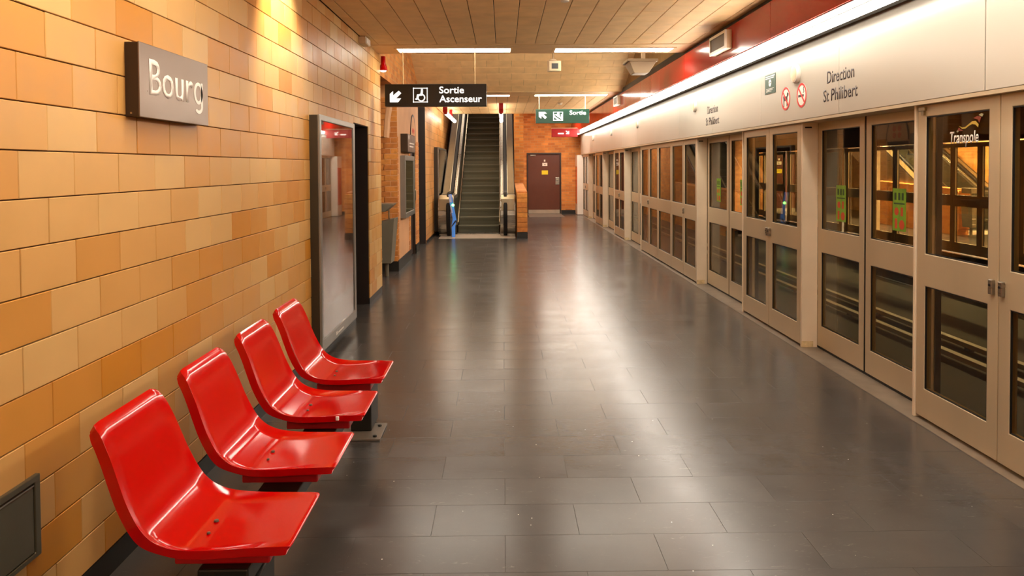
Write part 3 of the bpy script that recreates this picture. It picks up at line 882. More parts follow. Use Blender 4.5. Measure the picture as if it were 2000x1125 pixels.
# ---------------------------------------------------------------- escalator
es = thing('escalator', 'steel escalator with dark steps and black handrails at the end of the platform', 'escalator', (-.6, 17.8, 0))
slope = .187 / .345
for k in range(-4, 22):
    y, z = 19.2 + .345 * k, .7265 + .187 * k
    pr = [(y, z), (y + .006, z - .035), (y + .03, z - .10), (y + .055, z - .187 - .05), (y + .5, z - .187 - .05), (y + .40, z - .012), (y + .345, z - .0005)]
    MB().prism(pr, 'X', -1.098, -.102).build('step', M['stepm'], es, bevel=.006)
for s, nm in ((-1, 'left'), (1, 'right')):
    X = lambda o: -.6 + s * o
    rise = lambda y: max(0.0, (y - 18.35)) * slope
    # body: rounded newel, then up the incline
    pts = [(17.28 + .30 * math.cos(a), .49 + .44 * math.sin(a)) for a in [math.pi * (1.5 - k / 12) for k in range(13)]]
    body = [(17.28, .05)] + pts[1:] + [(18.35, .93), (26.8, .93 + rise(26.8)), (26.8, rise(26.8) - .3), (18.6, 0), (17.28, 0)]
    x0, x1 = sorted((X(.53), X(.885)))
    MB().prism(body, 'X', x0, x1).build('balustrade', M['steel'], es, bevel=.01)
    # dark inner panel strip and its bright edges, following the incline
    def strip(o0, o1, h0, h1, name, m, ya=17.6, yb=26.8, top=True):
        b = MB()
        st = [ya, 18.35, yb]
        for y0, y1 in zip(st, st[1:]):
            a = [(X(o0), y0, h0 + rise(y0)), (X(o1), y0, h1 + rise(y0)), (X(o1), y0, h1 - .03 + rise(y0)), (X(o0), y0, h0 - .03 + rise(y0))]
            c = [(X(o0), y1, h0 + rise(y1)), (X(o1), y1, h1 + rise(y1)), (X(o1), y1, h1 - .03 + rise(y1)), (X(o0), y1, h0 - .03 + rise(y1))]
            for i in range(4): b.face([a[i], a[(i + 1) % 4], c[(i + 1) % 4], c[i]])
            if y0 == st[0]: b.face(a)
            if y1 == st[-1]: b.face(c)
        return b.build(name, m, es)
    strip(.498, .53, .235, .25, 'skirt_edge', M['chrome'], 17.75)
    sp_ = [(17.5, .25), (18.35, .25), (26.8, .25 + rise(26.8)), (26.8, .86 + rise(26.8)), (18.35, .86), (17.5, .86)]
    MB().prism(sp_, 'X', *sorted((X(.521), X(.5305)))).build('inner_side_panel', M['dark_panel'], es)
    strip(.53, .58, .86, .945, 'inner_panel', M['olive'], 17.45)
    strip(.572, .588, .952, .954, 'inner_trim', M['chrome'], 17.4)
    strip(.70, .715, .952, .954, 'outer_trim', M['chrome'], 17.4)
    strip(.715, .872, .945, .945, 'deck', M['deck'], 18.0)
    strip(.872, .885, .955, .955, 'deck_edge', M['black'], 18.0)
    hp = [(18.2, .2 + .1)] if False else []
    arc = [(17.28 + .335 * math.cos(a), .49 + .49 * math.sin(a)) for a in [math.pi * (1.42 - .92 * k / 14) for k in range(15)]]
    path = [(X(.65), y, z) for y, z in arc] + [(X(.65), 17.8, .98), (X(.65), 18.35, .985), (X(.65), 26.8, .985 + rise(26.8))]
    b = MB(); n = len(path); prof = [(-.045, -.02), (-.045, .012), (-.03, .03), (.03, .03), (.045, .012), (.045, -.02)]
    for i, p in enumerate(path):
        t = (Vector(path[min(i + 1, n - 1)]) - Vector(path[max(i - 1, 0)])).normalized()
        nn = Vector((0, -t.z, t.y))
        b.v += [tuple(Vector(p) + Vector((u, 0, 0)) + nn * w) for u, w in prof]
    q = len(prof)
    for i in range(n - 1): b.f += [[i * q + j, i * q + (j + 1) % q, (i + 1) * q + (j + 1) % q, (i + 1) * q + j] for j in range(q)]
    b.f += [list(range(q)), list(range((n - 1) * q, n * q))]
    b.build('handrail', M['rubber'], es, smooth=True)
    # shiny collar where the handrail runs round the newel
    MB().prism([(17.0 - .03, .60), (17.0 - .02, .86), (17.14, .95), (17.2, .93), (17.05, .82), (17.02, .60)], 'X', *sorted((X(.55), X(.86)))).build('newel_cap', M['chrome'], es, bevel=.008)
box('comb_plate', M['steel'], (-1.09, -.11, 17.55, 17.86, .001, .012), es)
lp = box('landing_plate', M['white_box'], (-1.44, .27, 16.62, 17.56, -.002, .009), es)
box('landing_plate', M['steel'], (.06, .064, 16.62, 17.56, .009, .0105), lp)
M['landing'] = mat('pale_landing', '#cdc0b0', .35, metal=.3, var=.06); lp.data.materials[0] = M['landing']
# status panel with a green light on the newel
sp = thing('status_panel', 'narrow blue leaning panel with a green light in front of the escalator', 'panel', (-1.2, 16.88, 0))
prof = [(-1.235, .97), (-1.165, .98), (-1.12, .74), (-1.06, .40), (-1.085, .25), (-1.09, .01), (-1.16, .01), (-1.165, .27), (-1.14, .42), (-1.20, .74)]
MB().prism(prof, 'Y', 16.84, 16.92).build('body', M['blue'], sp, bevel=.006)
MB().prism([(-1.23, .96), (-1.175, .965), (-1.155, .80), (-1.205, .80)], 'Y', 16.832, 16.84).build('display', M['blue_pale'], sp)
MB().prism([(-1.196, .73), (-1.165, .73), (-1.135, .56), (-1.165, .56)], 'Y', 16.832, 16.84).build('label_plate', M['blue_pale'], sp)
MB().lathe([(.03, 0), (.026, -.012), (.0, -.016)], (-1.13, 16.837, .735), 'Y', 14).build('green_light', M['green_led'], sp)
MB().prism([(-1.165, .27), (-1.075, .40), (-1.065, .36), (-1.165, .235)], 'Y', 16.832, 16.84).build('band', M['black'], sp)


# ---------------------------------------------------------------- lamps
def batten(x0, x1, y, label):
    t = thing('ceiling_light', label, 'light', ((x0 + x1) / 2, y, 3.03), 'fluorescent battens in the beams')
    MB().frame('Z', 3.020, 3.0275, [x0 - .03, x0, x1, x1 + .03], [y - .17, y - .145, y + .145, y + .17], {(1, 1)}).build('housing', M['beam'], t, bevel=.002)
    box('diffuser', M['tube'], (x0 + .001, x1 - .001, y - .144, y + .144, 3.0215, 3.0275), t)
    return t


batten(-1.27, .10, 3.3, 'lit fluorescent batten overhead by the tiled wall, above the picture')
batten(.65, 2.08, 3.3, 'lit fluorescent batten overhead by the red wall, above the picture')
batten(-1.27, .10, -2.5, 'lit fluorescent batten behind the camera by the tiled wall')
batten(.65, 2.08, -2.5, 'lit fluorescent batten behind the camera by the red wall')
bat = [batten(-1.27, .10, 9.2, 'lit fluorescent batten in the near beam above the wheelchair sign'),
       batten(.65, 2.08, 9.22, 'lit fluorescent batten in the near beam above the hanging camera'),
       batten(-1.30, .14, 15.07, 'lit fluorescent batten in the far beam, mostly behind the wheelchair sign'),
       batten(.65, 2.10, 15.07, 'lit fluorescent batten in the far beam above the green sign')]
for i, (x, lb) in enumerate(((-1.30, 'red bracketed lamp with two white tubes along the tiled side of the escalator'), (-.035, 'red bracketed lamp with two white tubes above the right handrail of the escalator'))):
    t = thing('tube_lamp', lb, 'light', (x, 17, 2.83), 'red bracketed lamps over the escalator')
    for ya, yb in ((17.05, 18.75), (18.95, 20.3)):
        MB().tube([(x, ya, 2.83), (x, yb, 2.83)], .045, 12).build('tube', M['tube_small'], t, smooth=True)
    for y, h in ((16.98, .05), (18.85, .035)):
        MB().tube([(x, y - .05, 2.86), (x, y + .06, 2.83)], .052, 12).build('end_cap', M['red_dark'], t, smooth=True)
        box('bracket', M['red_dark'], (x - h, x + h, y - .04, y + .04, 2.87, 3.03), t, bevel=.006)
t = thing('wall_lamp', 'red tubular lamp hanging at the far end of the tiled wall', 'light', (-1.545, 9.72, 2.95))
MB().lathe([(.03, .08), (.03, -.02), (.036, -.03), (.05, -.07), (.056, -.10), (.045, -.105)], (-1.54, 9.72, 2.95), 'Z', 18).build('shade', M['red'], t, smooth=True)
MB().lathe([(.042, 0), (.03, -.012), (.005, -.018)], (-1.54, 9.72, 2.846), 'Z', 14).build('bulb', M['tube_small'], t, smooth=True)

# ---------------------------------------------------------------- hanging signs
s1 = thing('direction_sign', 'black hanging sign with arrow, wheelchair symbol and white exit and lift words', 'sign', (-.81, 9.05, 2.32))
box('case', M['sign_black'], (-1.41, -.192, 9.0, 9.13, 2.326, 2.592), s1, bevel=.004)
for x in (-1.2, -.33):
    MB().tube([(x, 9.06, 2.59), (x, 9.06, 3.03)], .005, 8).build('rod', M['beam'], s1)
g1 = lambda px: -1.41 + (px - 235) / 1385 * 1.218
h1 = lambda py: 2.592 - (py - 245) / 303 * .266
text('lettering', 'Sortie', '-Y', (g1(975), 9.0, h1(372)), .078, .298, M['white_glow'], s1, bold=.018)
text('lettering', 'Ascenseur', '-Y', (g1(975), 9.0, h1(492)), .078, .512, M['white_glow'], s1, bold=.018)
P = lambda L: [(g1(x) + .8, h1(y) - 2.45) for x, y in L]
flat('arrow', [P([(303, 492), (303, 378), (348, 340), (348, 398), (425, 335), (460, 368), (390, 438), (458, 438), (415, 492)])], '-Y', (-.8, 9.0, 2.45), M['white_glow'], s1)
o = (g1(718) + .8, h1(396) - 2.45)
hw = .087
fr = [[(-hw, -hw), (hw, -hw), (hw, -hw + .009), (-hw, -hw + .009)], [(-hw, hw - .009), (hw, hw - .009), (hw, hw), (-hw, hw)], [(-hw, -hw), (-hw + .009, -hw), (-hw + .009, hw), (-hw, hw)], [(hw - .009, -hw), (hw, -hw), (hw, hw), (hw - .009, hw)]]
sh = lambda L, c: [[(x + c[0], y + c[1]) for x, y in p] for p in L]
flat('wheelchair_symbol', sh(fr + ring_polys(.033, .047, 22, cx=.012, cy=-.03) + [disc(.013, 14, .02, .062), bar(.02, .05, .012, -.005, .026), bar(.012, .0, -.032, .002, .017), bar(-.032, .008, -.04, -.05, .017), bar(-.036, -.05, -.06, -.046, .014)], o), '-Y', (-.8, 9.0, 2.45), M['white_glow'], s1)

s2 = thing('exit_sign', 'green hanging sign with arrow, escalator symbol and the white word Sortie', 'sign', (1.2, 15.2, 2.47))
box('case', M['sign_green'], (.672, 1.755, 15.15, 15.25, 2.468, 2.752), s2, bevel=.004)
for x in (.74, 1.68): MB().tube([(x, 15.2, 2.75), (x, 15.2, 3.03)], .007, 8).build('rod', M['beam'], s2)
g2 = lambda px: .672 + (px - 433) / 980 * 1.083
h2 = lambda py: 2.752 - (py - 318) / 265 * .284
text('lettering', 'Sortie', '-Y', (g2(1050), 15.15, h2(425)), .082, g2(1352) - g2(1050), M['white_glow'], s2, bold=.016)
Q = lambda L: [(g2(x) - 1.2, h2(y) - 2.6) for x, y in L]
flat('arrow', [Q([(487, 368), (600, 368), (632, 400), (568, 408), (632, 470), (600, 503), (538, 440), (530, 498), (487, 460)])], '-Y', (1.2, 15.15, 2.6), M['white_glow'], s2)
flat('escalator_symbol', [Q([(750, 368), (930, 368), (930, 535), (750, 535)])], '-Y', (1.2, 15.15, 2.6), M['white_glow'], s2)
flat('escalator_drawing', [Q([(765, 470), (765, 520), (830, 520)]), Q([(765, 440), (790, 432), (915, 520), (880, 520)]), Q([(765, 380), (825, 380), (825, 405), (765, 425)]), Q([(860, 380), (915, 380), (915, 415), (890, 415), (890, 465), (875, 465)])], '-Y', (1.2, 15.145, 2.6), M['sign_green'], s2)

s3 = thing('red_sign', 'red hanging sign with a white arrow near the brown end door', 'sign', (1.8, 22, 2.45))
box('case', M['red_dark'], (1.435, 2.2, 21.95, 22.05, 2.452, 2.70), s3, bevel=.004)
box('top_rail', M['beige'], (1.435, 2.2, 21.96, 22.06, 2.70, 2.722), s3)
box('bracket', M['red_dark'], (2.15, 2.27, 21.97, 22.03, 2.56, 2.70), s3)
flat('arrow', [[(-.05, .05), (-.02, .05), (.025, .0), (.025, .04), (.05, .04), (.05, -.05), (-.04, -.05), (-.04, -.025), (.005, -.025), (-.05, .03)]], '-Y', (1.90, 21.95, 2.585), M['white_glow'], s3)
box('white_bar', M['white_glow'], (1.62, 1.79, 21.945, 21.952, 2.535, 2.57), s3)

# station name sign on the left wall
s4 = thing('name_sign', 'brown metal wall sign with the station name in white on the tiled wall', 'sign', (-1.56, 3.47, 1.81))
box('case', M['sign_side'], (-1.566, -1.504, 3.118, 3.832, 1.816, 2.124), s4, bevel=.003)
box('face_plate', M['sign_brown'], (-1.505, -1.499, 3.116, 3.834, 1.814, 2.126), s4, bevel=.002)
text('lettering', 'Bour', '+X', (-1.499, 3.203, 1.915), .150, .445, M['letter'], s4, bold=.006, depth=.0015)
gp = []
for k in range(28):       # the single-storey g: bowl, stem and hook
    a, b_ = 2 * math.pi * k / 28, 2 * math.pi * (k + 1) / 28
    gp.append([(.0515 + rx * math.cos(t), .052 + ry * math.sin(t)) for rx, ry, t in ((.0515, .054, a), (.0515, .054, b_), (.032, .038, b_), (.032, .038, a))])
gp.append([(.083, .106), (.103, .106), (.103, -.012), (.083, -.012)])
for k in range(10):
    a, b_ = -math.pi * .80 * k / 10, -math.pi * .80 * (k + 1) / 10
    gp.append([(.054 + rx * math.cos(t), -.012 + ry * math.sin(t)) for rx, ry, t in ((.049, .036, a), (.049, .036, b_), (.029, .019, b_), (.029, .019, a))])
flat('letter', gp, '+X', (-1.499, 3.660, 1.915), M['letter'], s4, .0015)
box('screw', M['chrome'], (-1.54, -1.532, 3.116, 3.119, 1.826, 1.834), s4)

# direction lettering, round loudspeakers, notices on the cream panels
for (y, lb, sc) in ((5.86, 'dark lettering naming the direction beside the round no smoking sign', 1.0), (9.30, 'smaller looking dark direction lettering below the second round speaker', 1.0)):
    t = thing('direction_lettering', lb, 'lettering', (2.548, y, 2.1), 'direction lettering on the cream panels')
    text('word', 'Direction', '-X', (2.5495, y, 2.235), .092, .455, M['dark_letter'], t, bold=.008, depth=.0012)
    text('word', 'St Philibert', '-X', (2.5495, y + .065, 2.095), .092, .572, M['dark_letter'], t, bold=.008, depth=.0012)
for i, (y, lb) in enumerate(((6.46, 'white round speaker above the no smoking sign'), (9.88, 'white round speaker above the smaller looking direction lettering'), (14.1, 'white round speaker above the five flush leaves'), (17.5, 'white round speaker fourth along the cream panels'), (21.0, 'white round speaker farthest along the cream panels'))):
    t = thing('round_speaker', lb, 'speaker', (2.55, y, 2.385), 'round speakers on the cream panels')
    MB().lathe([(.082, 0), (.082, -.018), (.074, -.03), (.066, -.032)], (2.55, y, 2.385), 'X', 32).build('rim', M['white_box'], t, smooth=True)
    MB().lathe([(.066, -.026), (.064, -.034), (.02, -.037), (.0, -.0375)], (2.55, y, 2.385), 'X', 32).build('grille', M['beige'], t, smooth=True)
t = thing('green_notice', 'small green notice with a white emblem on the cream panel', 'notice', (2.55, 7.1, 2.37))
box('plate', M['sign_green'], (2.546, 2.55, 6.968, 7.242, 2.277, 2.46), t)
flat('print', [[(-.12, .068), (.12, .068), (.12, .076), (-.12, .076)], [(-.12, .050), (.10, .050), (.10, .058), (-.12, .058)], disc(.034, 20, 0, .008)] + [[(-.1, -.048 - .012 * k), (.1 - .03 * k, -.048 - .012 * k), (.1 - .03 * k, -.044 - .012 * k), (-.1, -.044 - .012 * k)] for k in range(3)], '-X', (2.546, 7.105, 2.37), M['white'], t, .001)
flat('emblem', [[(-.028, -.002), (0, .008), (.028, .004), (.028, .010), (0, .014), (-.028, .004)]], '-X', (2.545, 7.105, 2.37), M['sign_green'], t, .001)
for (y, z, lb, dog) in ((6.714, 2.193, 'round red and white no dogs sign left of the no smoking sign', True), (6.357, 2.191, 'round red and white no smoking sign under the round speaker', False)):
    t = thing('prohibition_sign', lb, 'sign', (2.55, y, z), 'round prohibition signs')
    flat('disc', [disc(.104, 36)], '-X', (2.55, y, z), M['white'], t, .0015)
    if dog:
        flat('pictogram', [[(-.06, .015), (-.052, .035), (-.04, .02), (.025, .022), (.03, .06), (.042, .05), (.066, .045), (.064, .025), (.04, .012), (.038, -.07), (.022, -.07), (.02, -.018), (-.03, -.02), (-.034, -.072), (-.05, -.072), (-.052, -.012)]], '-X', (2.5485, y, z), M['dark_letter'], t, .001)
    else:
        flat('pictogram', [[(-.07, -.014), (.03, -.014), (.03, .006), (-.07, .006)], [(.037, -.014), (.047, -.014), (.047, .006), (.037, .006)], [(.03, .02), (.045, .03), (.03, .05), (.045, .072), (.055, .07), (.042, .05), (.057, .03), (.04, .015)]], '-X', (2.5485, y, z), M['dark_letter'], t, .001)
    flat('ring', ring_polys(.086, .104, 36), '-X', (2.5485, y, z), M['sign_red'], t, .002)
    flat('slash', [bar(-.064, .064, .064, -.064, .017)], '-X', (2.5475, y, z), M['sign_red'], t, .0015)

# loudspeaker boxes on the red wall
for (y0, y1, z0, z1, lb) in ((7.41, 7.97, 2.757, 2.945, 'white framed box speaker on the red wall near the ceiling'), (14.42, 14.9, 2.775, 2.955, 'small looking white box speaker farther along the red wall')):
    t = thing('box_speaker', lb, 'speaker', (2.27, (y0 + y1) / 2, z0), 'box speakers on the red wall')
    box('case', M['beige'], (2.225, 2.275, y0, y1, z0, z1), t, bevel=.004)
    MB().frame('X', 2.205, 2.226, [y0, y0 + .03, y1 - .03, y1], [z0, z0 + .03, z1 - .03, z1], {(1, 1)}).build('frame', M['white_box'], t, bevel=.003)
    box('grille', M['grey_grille'], (2.215, 2.224, y0 + .03, y1 - .03, z0 + .03, z1 - .03), t)

# camera and monitor hanging from the near beam
t = thing('hanging_camera', 'small beige box camera with dark lens window hanging from the near beam', 'camera', (.65, 9.65, 2.9))
MB().prism([(9.52, 2.805), (9.52, 2.935), (9.85, 2.985), (9.85, 2.84)], 'X', .59, .745).build('body', M['beige'], t, bevel=.006)
MB().frame('Y', 9.512, 9.522, [.595, .625, .71, .74], [2.808, 2.835, 2.905, 2.932], {(1, 1)}).build('bezel', M['hood'], t)
box('lens_window', M['black'], (.626, .709, 9.515, 9.522, 2.836, 2.904), t)
MB().tube([(.65, 9.62, 2.95), (.65, 9.62, 3.03), (.65, 9.60, 3.30), (.65, 9.48, 3.32)], .012, 8).build('stem', M['beige'], t)
MB().lathe([(.05, 0), (.05, .012), (.02, .03)], (.65, 9.64, 2.95), 'Z', 16).build('ball_mount', M['beige'], t, smooth=True)
t = thing('hanging_monitor', 'beige wedge shaped monitor hood hanging from the ceiling beside the red wall', 'monitor', (1.86, 10.0, 2.83))
MB().prism([(1.66, 2.985), (2.07, 2.985), (2.07, 3.02), (1.66, 3.02)], 'Y', 9.93, 10.35).build('top_plate', M['hood'], t, bevel=.008)
hd = MB()
lo = [(1.755, 9.97), (1.95, 9.97), (1.95, 10.25), (1.755, 10.25)]; hi = [(1.685, 9.94), (2.05, 9.94), (2.05, 10.33), (1.685, 10.33)]
A = [(x, y, 2.835) for x, y in lo]; Bq = [(x, y, 2.985) for x, y in hi]
for i in range(4): hd.face([A[i], A[(i + 1) % 4], Bq[(i + 1) % 4], Bq[i]])
hd.face(A); hd.face(Bq)
hd.build('hood', M['hood'], t, bevel=.008)
box('hanger', M['beige'], (1.87, 1.92, 10.05, 10.1, 3.02, 4.07), t)
t = thing('junction_box', 'small beige box on the top edge of the tiled wall', 'box', (-1.53, 8.33, 2.95))
box('case', M['beige'], (-1.562, -1.48, 8.17, 8.42, 2.945, 3.02), t, bevel=.008)
box('lid', M['white_box'], (-1.48, -1.472, 8.18, 8.41, 2.952, 3.013), t, bevel=.003)
for (x, y, lb) in ((.53, 6.33, 'white smoke detector on the ceiling cut by the picture top'), (1.3, 16.9, 'small white smoke detector on the ceiling past the far beam')):
    t = thing('smoke_detector', lb, 'detector', (x, y, 3.03))
    MB().lathe([(.055, 0), (.055, -.018), (.045, -.026)], (x, y, 3.03), 'Z', 20).build('base', M['beige'], t, smooth=True)
    MB().lathe([(.04, -.026), (.036, -.045), (.015, -.05)], (x, y, 3.03), 'Z', 20).build('sensor_head', M['white_box'], t, smooth=True)


# ---------------------------------------------------------------- posters and notices along the left wall
def poster_case(y0, y1, xw, xf, z0, z1, pm, label, foot=.075, gl='clear'):
    t = thing('poster_case', label, 'poster', (xw, (y0 + y1) / 2, z0))
    box('housing', M['frame_dark'], (xw - .005, xf - .022, y0 + .004, y1 - .004, z0 + .004, z1 - .004), t, bevel=.004)
    MB().frame('X', xf - .022, xf, [y0, y0 + .052, y1 - .075, y1], [z0, z0 + foot, z1 - .05, z1], {(1, 1)}).build('frame', M['frame_grey'], t, bevel=.006)
    box('print', pm, (xf - .0215, xf - .018, y0 + .052, y1 - .075, z0 + foot, z1 - .05), t)
    box('glass', M[gl], (xf - .012, xf - .008, y0 + .0525, y1 - .0755, z0 + foot + .001, z1 - .051), t)
    return t


p1 = poster_case(6.05, 7.47, -1.56, -1.472, .095, 2.03, M['poster'], 'tall framed poster case behind the red seats on the tiled wall', .09)
pr_ = [c for c in p1.children if c.name.startswith('print')][0]
# the print's own pattern is measured from its lower near corner
pr_.data.transform(Matrix.Translation(Vector((0, .66, 0)))); pr_.location = (0, -.66, 0)
flat('mark', [[(0, 0), (.05, 0), (.04, .03), (.0, .03)], [(.07, .004), (.30, .004), (.30, .016), (.07, .016)]], '+X', (-1.472, 6.55, .125), M['letter'], p1, .001)
poster_case(17.45, 19.9, -1.61, -1.50, .08, 2.06, M['poster_dark'], 'dark framed poster case on the tiled wall next to the escalator', .12, 'matt_glass')
t = thing('notice_case', 'glazed aluminium notice case with a greenish plan beside the dark brown door', 'notice board', (-1.61, 12.4, .79))
MB().frame('X', -1.615, -1.53, [11.74, 11.80, 12.90, 12.96], [.79, .87, 1.70, 1.78], {(1, 1)}).build('frame', M['frame_grey'], t, bevel=.006)
box('plan', M['map'], (-1.61, -1.56, 11.8, 12.9, .87, 1.70), t)
box('glass', M['plain_glass'], (-1.545, -1.541, 11.801, 12.899, .871, 1.699), t)
t = thing('information_sign', 'dark brown box sign above the glazed notice case', 'sign', (-1.61, 12.3, 1.83))
box('case', M['sign_side'], (-1.615, -1.50, 11.82, 12.80, 1.835, 2.125), t, bevel=.004)
box('face_plate', M['sign_brown'], (-1.50, -1.496, 11.83, 12.79, 1.845, 2.115), t)
flat('print', [[(.1, .2), (.16, .2), (.16, .26), (.1, .26)], [(.2, .13), (.8, .13), (.8, .15), (.2, .15)], [(.2, .08), (.7, .08), (.7, .1), (.2, .1)]], '+X', (-1.496, 11.83, 1.84), M['letter'], t, .001)

# access flap low on the left wall
t = thing('wall_flap', 'grey metal flap set low in the tiled wall beside the nearest red seat', 'panel', (-1.55, 2.2, .32))
MB().frame('X', -1.566, -1.546, [1.86, 1.89, 2.452, 2.482], [.318, .335, .568, .59], {(1, 1)}).build('frame', M['olive'], t, bevel=.003)
box('flap', M['olive'], (-1.563, -1.549, 1.892, 2.45, .337, .556), t, bevel=.004)
box('lip', M['steel'], (-1.556, -1.547, 1.892, 2.45, .5575, .5625), t)

# litter bin in the alcove
lb = thing('litter_bin', 'grey metal litter bin with a hood on a stem in the brick alcove', 'bin', (-1.72, 10.95, 0))
def bin_parts(t, x0):
    b = MB()
    A = [(x0 - .02, 10.75, .21), (x0 + .17, 10.75, .21), (x0 + .17, 11.1, .21), (x0 - .02, 11.1, .21)]
    Bq = [(x0 - .05, 10.72, .80), (x0 + .225, 10.72, .86), (x0 + .225, 11.13, .86), (x0 - .05, 11.13, .80)]
    for i in range(4): b.face([A[i], A[(i + 1) % 4], Bq[(i + 1) % 4], Bq[i]])
    b.face(A)
    i2 = [(x0 - .03, 10.74, .795), (x0 + .205, 10.74, .85), (x0 + .205, 11.11, .85), (x0 - .03, 11.11, .795)]
    i3 = [(x0 - .02, 10.76, .5), (x0 + .18, 10.76, .5), (x0 + .18, 11.09, .5), (x0 - .02, 11.09, .5)]
    for P0, P1 in ((Bq, i2), (i2, i3)):
        for i in range(4): b.face([P0[i], P0[(i + 1) % 4], P1[(i + 1) % 4], P1[i]])
    b.face(i3)
    b.build('body', M['grey_bin'], t, bevel=.006)
    MB().prism([(x0 - .05, 1.07), (x0 + .21, 1.065), (x0 + .20, 1.05), (x0 + .09, .955), (x0 - .05, .95)], 'Y', 10.75, 11.1).build('hood', M['grey_bin'], t, bevel=.008)
    MB().tube([(x0 + .11, 11.0, .5), (x0 + .11, 11.0, .99)], .012, 8).build('stem', M['chrome'], t)
    for k in range(4): box('louvre', M['white_box'], (x0 - .03, x0 + .045, 10.735, 10.75, .27 + .125 * k, .285 + .125 * k), t)
    MB().tube([(x0 + .08, 10.95, 0), (x0 + .08, 10.95, .22)], .03, 10).build('leg', M['grey_bin'], t)
bin_parts(lb, -1.79)

# fire hose cabinet at the far end of the doors
t = thing('fire_cabinet', 'tall white fire hose cabinet with a red door at the end of the screen doors', 'cabinet', (2.53, 24.6, 0))
box('body', M['white_box'], (2.42, 2.655, 24.36, 25.0, .01, 1.955), t, bevel=.006)
box('door', M['red'], (2.409, 2.42, 24.40, 24.9, .36, 1.585), t, bevel=.003)
box('plinth', M['black'], (2.425, 2.65, 24.37, 25.0, 0, .012), t)


# ---------------------------------------------------------------- red seats
def catmull(pts, n):
    out = []
    m = len(pts)
    for i in range(m - 1):
        p0, p1, p2, p3 = pts[max(i - 1, 0)], pts[i], pts[i + 1], pts[min(i + 2, m - 1)]
        for k in range(n):
            t = k / n
            out.append(tuple(.5 * (2 * b + (c - a) * t + (2 * a - 5 * b + 4 * c - d) * t * t + (3 * b - a - 3 * c + d) * t ** 3) for a, b, c, d in zip(p0, p1, p2, p3)))
    out.append(tuple(pts[-1]))
    return out


# seat profile: (x, z, half width, shell thickness, hollow)
prof = [(-.663, .426, .187, .028, .0), (-.672, .432, .192, .031, .0005), (-.70, .433, .195, .034, .004), (-.80, .432, .200, .033, .014), (-.90, .431, .209, .033, .022),
        (-.985, .436, .218, .033, .026), (-1.045, .452, .225, .032, .022), (-1.085, .480, .229, .041, .020), (-1.115, .520, .230, .041, .016),
        (-1.145, .580, .228, .041, .013), (-1.168, .640, .224, .041, .012), (-1.19, .700, .219, .041, .011), (-1.212, .752, .214, .041, .008), (-1.232, .788, .208, .041, .004),
        (-1.250, .808, .202, .034, .001), (-1.262, .816, .190, .032, .0)]
PR = catmull(prof, 4)
yc0 = 2.488


def seat_shell(parent):
    b = MB()
    nu, nv = len(PR), 21
    grid, under = [], []
    for i, (x, z, w, th, ho) in enumerate(PR):
        a, c = PR[max(i - 1, 0)], PR[min(i + 1, nu - 1)]
        tx, tz = c[0] - a[0], c[1] - a[1]
        l = math.hypot(tx, tz); nx, nz = tz / l, -tx / l        # towards the sitter: up on the pan, forward on the back
        rowt, rowb = [], []
        for j in range(nv):
            v = -1 + 2 * j / (nv - 1)
            lip = min(1.0, (1 - abs(v)) / .15)
            dish = ho * (lip * lip * (3 - 2 * lip))
            rnd = .006 * max(0, (abs(v) - .93) / .07) ** 2
            y = yc0 + v * w
            rowt.append((x - nx * (dish + rnd), y, z - nz * (dish + rnd)))
            rowb.append((x - nx * (th + dish * .6), yc0 + v * w * 1.0, z - nz * (th + dish * .6)))
        grid.append(rowt); under.append(rowb)
    def idx(k, i, j): return k * nu * nv + i * nv + j
    b.v = [p for r in grid for p in r] + [p for r in under for p in r]
    for k in (0, 1):
        for i in range(nu - 1):
            for j in range(nv - 1):
                b.f.append([idx(k, i, j), idx(k, i + 1, j), idx(k, i + 1, j + 1), idx(k, i, j + 1)])
    for i in range(nu - 1):
        for j in (0, nv - 1): b.f.append([idx(0, i, j), idx(0, i + 1, j), idx(1, i + 1, j), idx(1, i, j)])
    for j in range(nv - 1):
        for i in (0, nu - 1): b.f.append([idx(0, i, j), idx(0, i, j + 1), idx(1, i, j + 1), idx(1, i, j)])
    return b.build('shell', M['red'], parent, smooth=True, bevel=.005, seg=2)


GROUP = 'red seats on the shared beam'
names = ['nearest red moulded plastic seat, worn marks on its pan, beside the grey wall flap', 'second red moulded plastic seat counted from the camera',
         'third red moulded plastic seat, a white chip on its side edge', 'farthest red moulded plastic seat, in front of the poster case']
seat = thing('red_chair', names[0], 'chair', (-.95, yc0, .335), GROUP)
seat_shell(seat)
box('mounting_block', M['red_dark'], (-1.055, -.752, yc0 - .125, yc0 + .125, .337, .398), seat, bevel=.006)
M['scuff'] = mat('grey_scuff', '#5c4a3c', .7, var=.3, scale=40)
for (x, y, r) in ((-.972, 2.50, .0085), (-.965, 2.415, .006)):
    pz = .4305 - .0155
    MB().lathe([(r, -.004), (r * .8, .0012), (r * .3, .0014)], (x, y, pz), 'Z', 9).build('worn_bolt', M['scuff'], seat, smooth=True)
seats = [seat]
for i in range(1, 4):
    c = copy_tree(seat)
    c.location = seat.location + Vector((R.uniform(-.004, .004), .612 * i, 0))
    c['label'] = names[i]
    seats.append(c)
ch = box('paint_chip', M['white'], (-.80, -.785, yc0 - .205, yc0 - .194, .405, .424), seats[0], bevel=.002)
ch.parent = seats[2]
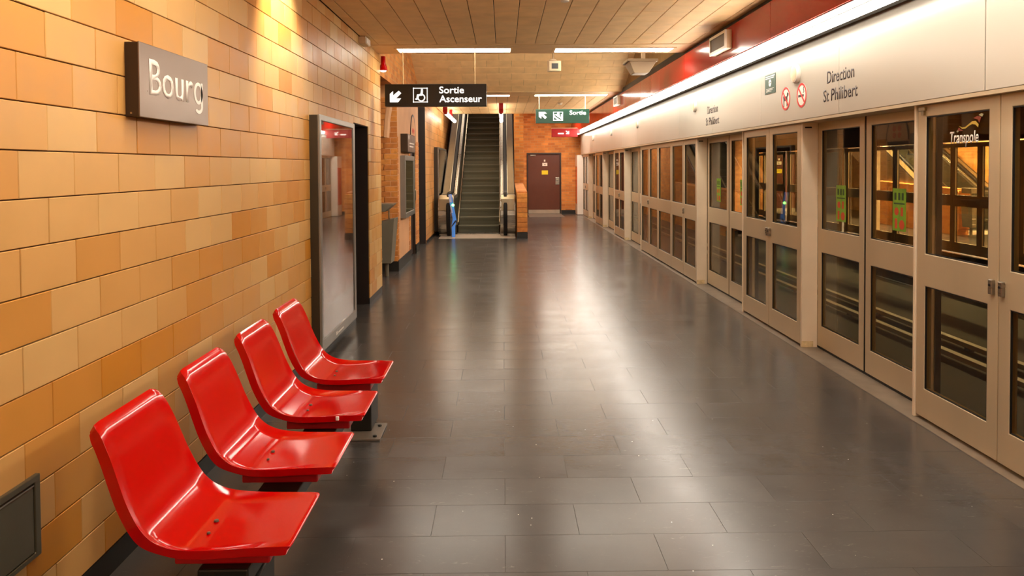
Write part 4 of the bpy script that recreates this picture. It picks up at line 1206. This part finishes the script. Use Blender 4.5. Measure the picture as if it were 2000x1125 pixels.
sb = thing('seat_beam', 'dark steel beam on floor posts carrying the four red seats', 'bench frame', (-.9, 3.4, 0))
box('beam', M['skirt'], (-.97, -.81, 2.33, 4.75, .275, .337), sb, bevel=.006)
for y in (2.45, 4.585):
    p = box('post', M['skirt'], (-.925, -.80, y - .12, y + .12, .012, .275), sb, bevel=.006)
    q = box('base_plate', M['thresh'], (-1.06, -.728, y - .25, y + .03, .0005, .012), p, bevel=.003)
    for bx, by in ((-.765, -.21), (-.765, -.03), (-1.02, -.21), (-1.02, -.03)):
        MB().lathe([(.012, 0), (.012, .008), (.006, .01)], (bx, y + by, .012), 'Z', 6).build('bolt', M['skirt'], p)
for y in (2.488, 3.1, 3.712, 4.324):
    MB().prism([(-.81, .337), (-.735, .397), (-.752, .397), (-.81, .355)], 'Y', y - .1, y + .1).build('bracket', M['frame_grey'], sb)

# ---------------------------------------------------------------- the far platform, seen through the glass
FD = 'platform doors across the tracks'
for t in L_:
    if 10.0 < t.location.y < 25:
        c = across(t, 'dark framed screen door leaf across the tracks, seen through the near glass', FD)
        for g in list(c.children):
            if g.name.startswith('safety') or g.name.startswith('lock'): pass
for c in posts:
    if c.location.y > 9: across(c)
across(wr); across(wt)
across(tr, 'light trough above the doors across the tracks, hidden behind the glass')
across(es, 'escalator across the tracks, its side seen through the lettered glass door')
across(lw); across(we)
struct(box('floor_far', M['floor'], (8.0, 13.6, -4, 26.5, -.25, 0)))
struct(box('wall_far', M['tile_far'], (12.3, 12.5, -4, 27, 0, 3.3)))
struct(box('ceiling_far_platform', M['beam'], (8.2, 12.5, -4, 20.4, 3.03, 3.2)))
across(d1)
for b4 in bat: across(b4, ['lit batten in the near beam, wall side, on the platform across the tracks', 'lit batten in the near beam, track side, on the platform across the tracks', 'lit batten in the far beam, wall side, on the platform across the tracks', 'lit batten in the far beam, track side, on the platform across the tracks'][bat.index(b4)], 'battens across the tracks')
lb2 = thing('litter_bin', 'grey metal litter bin across the tracks, seen through the lettered glass door', 'bin', (10.2, 10.95, 0))
bin_parts(lb2, 10.15)
lb2.location.y = 16.2
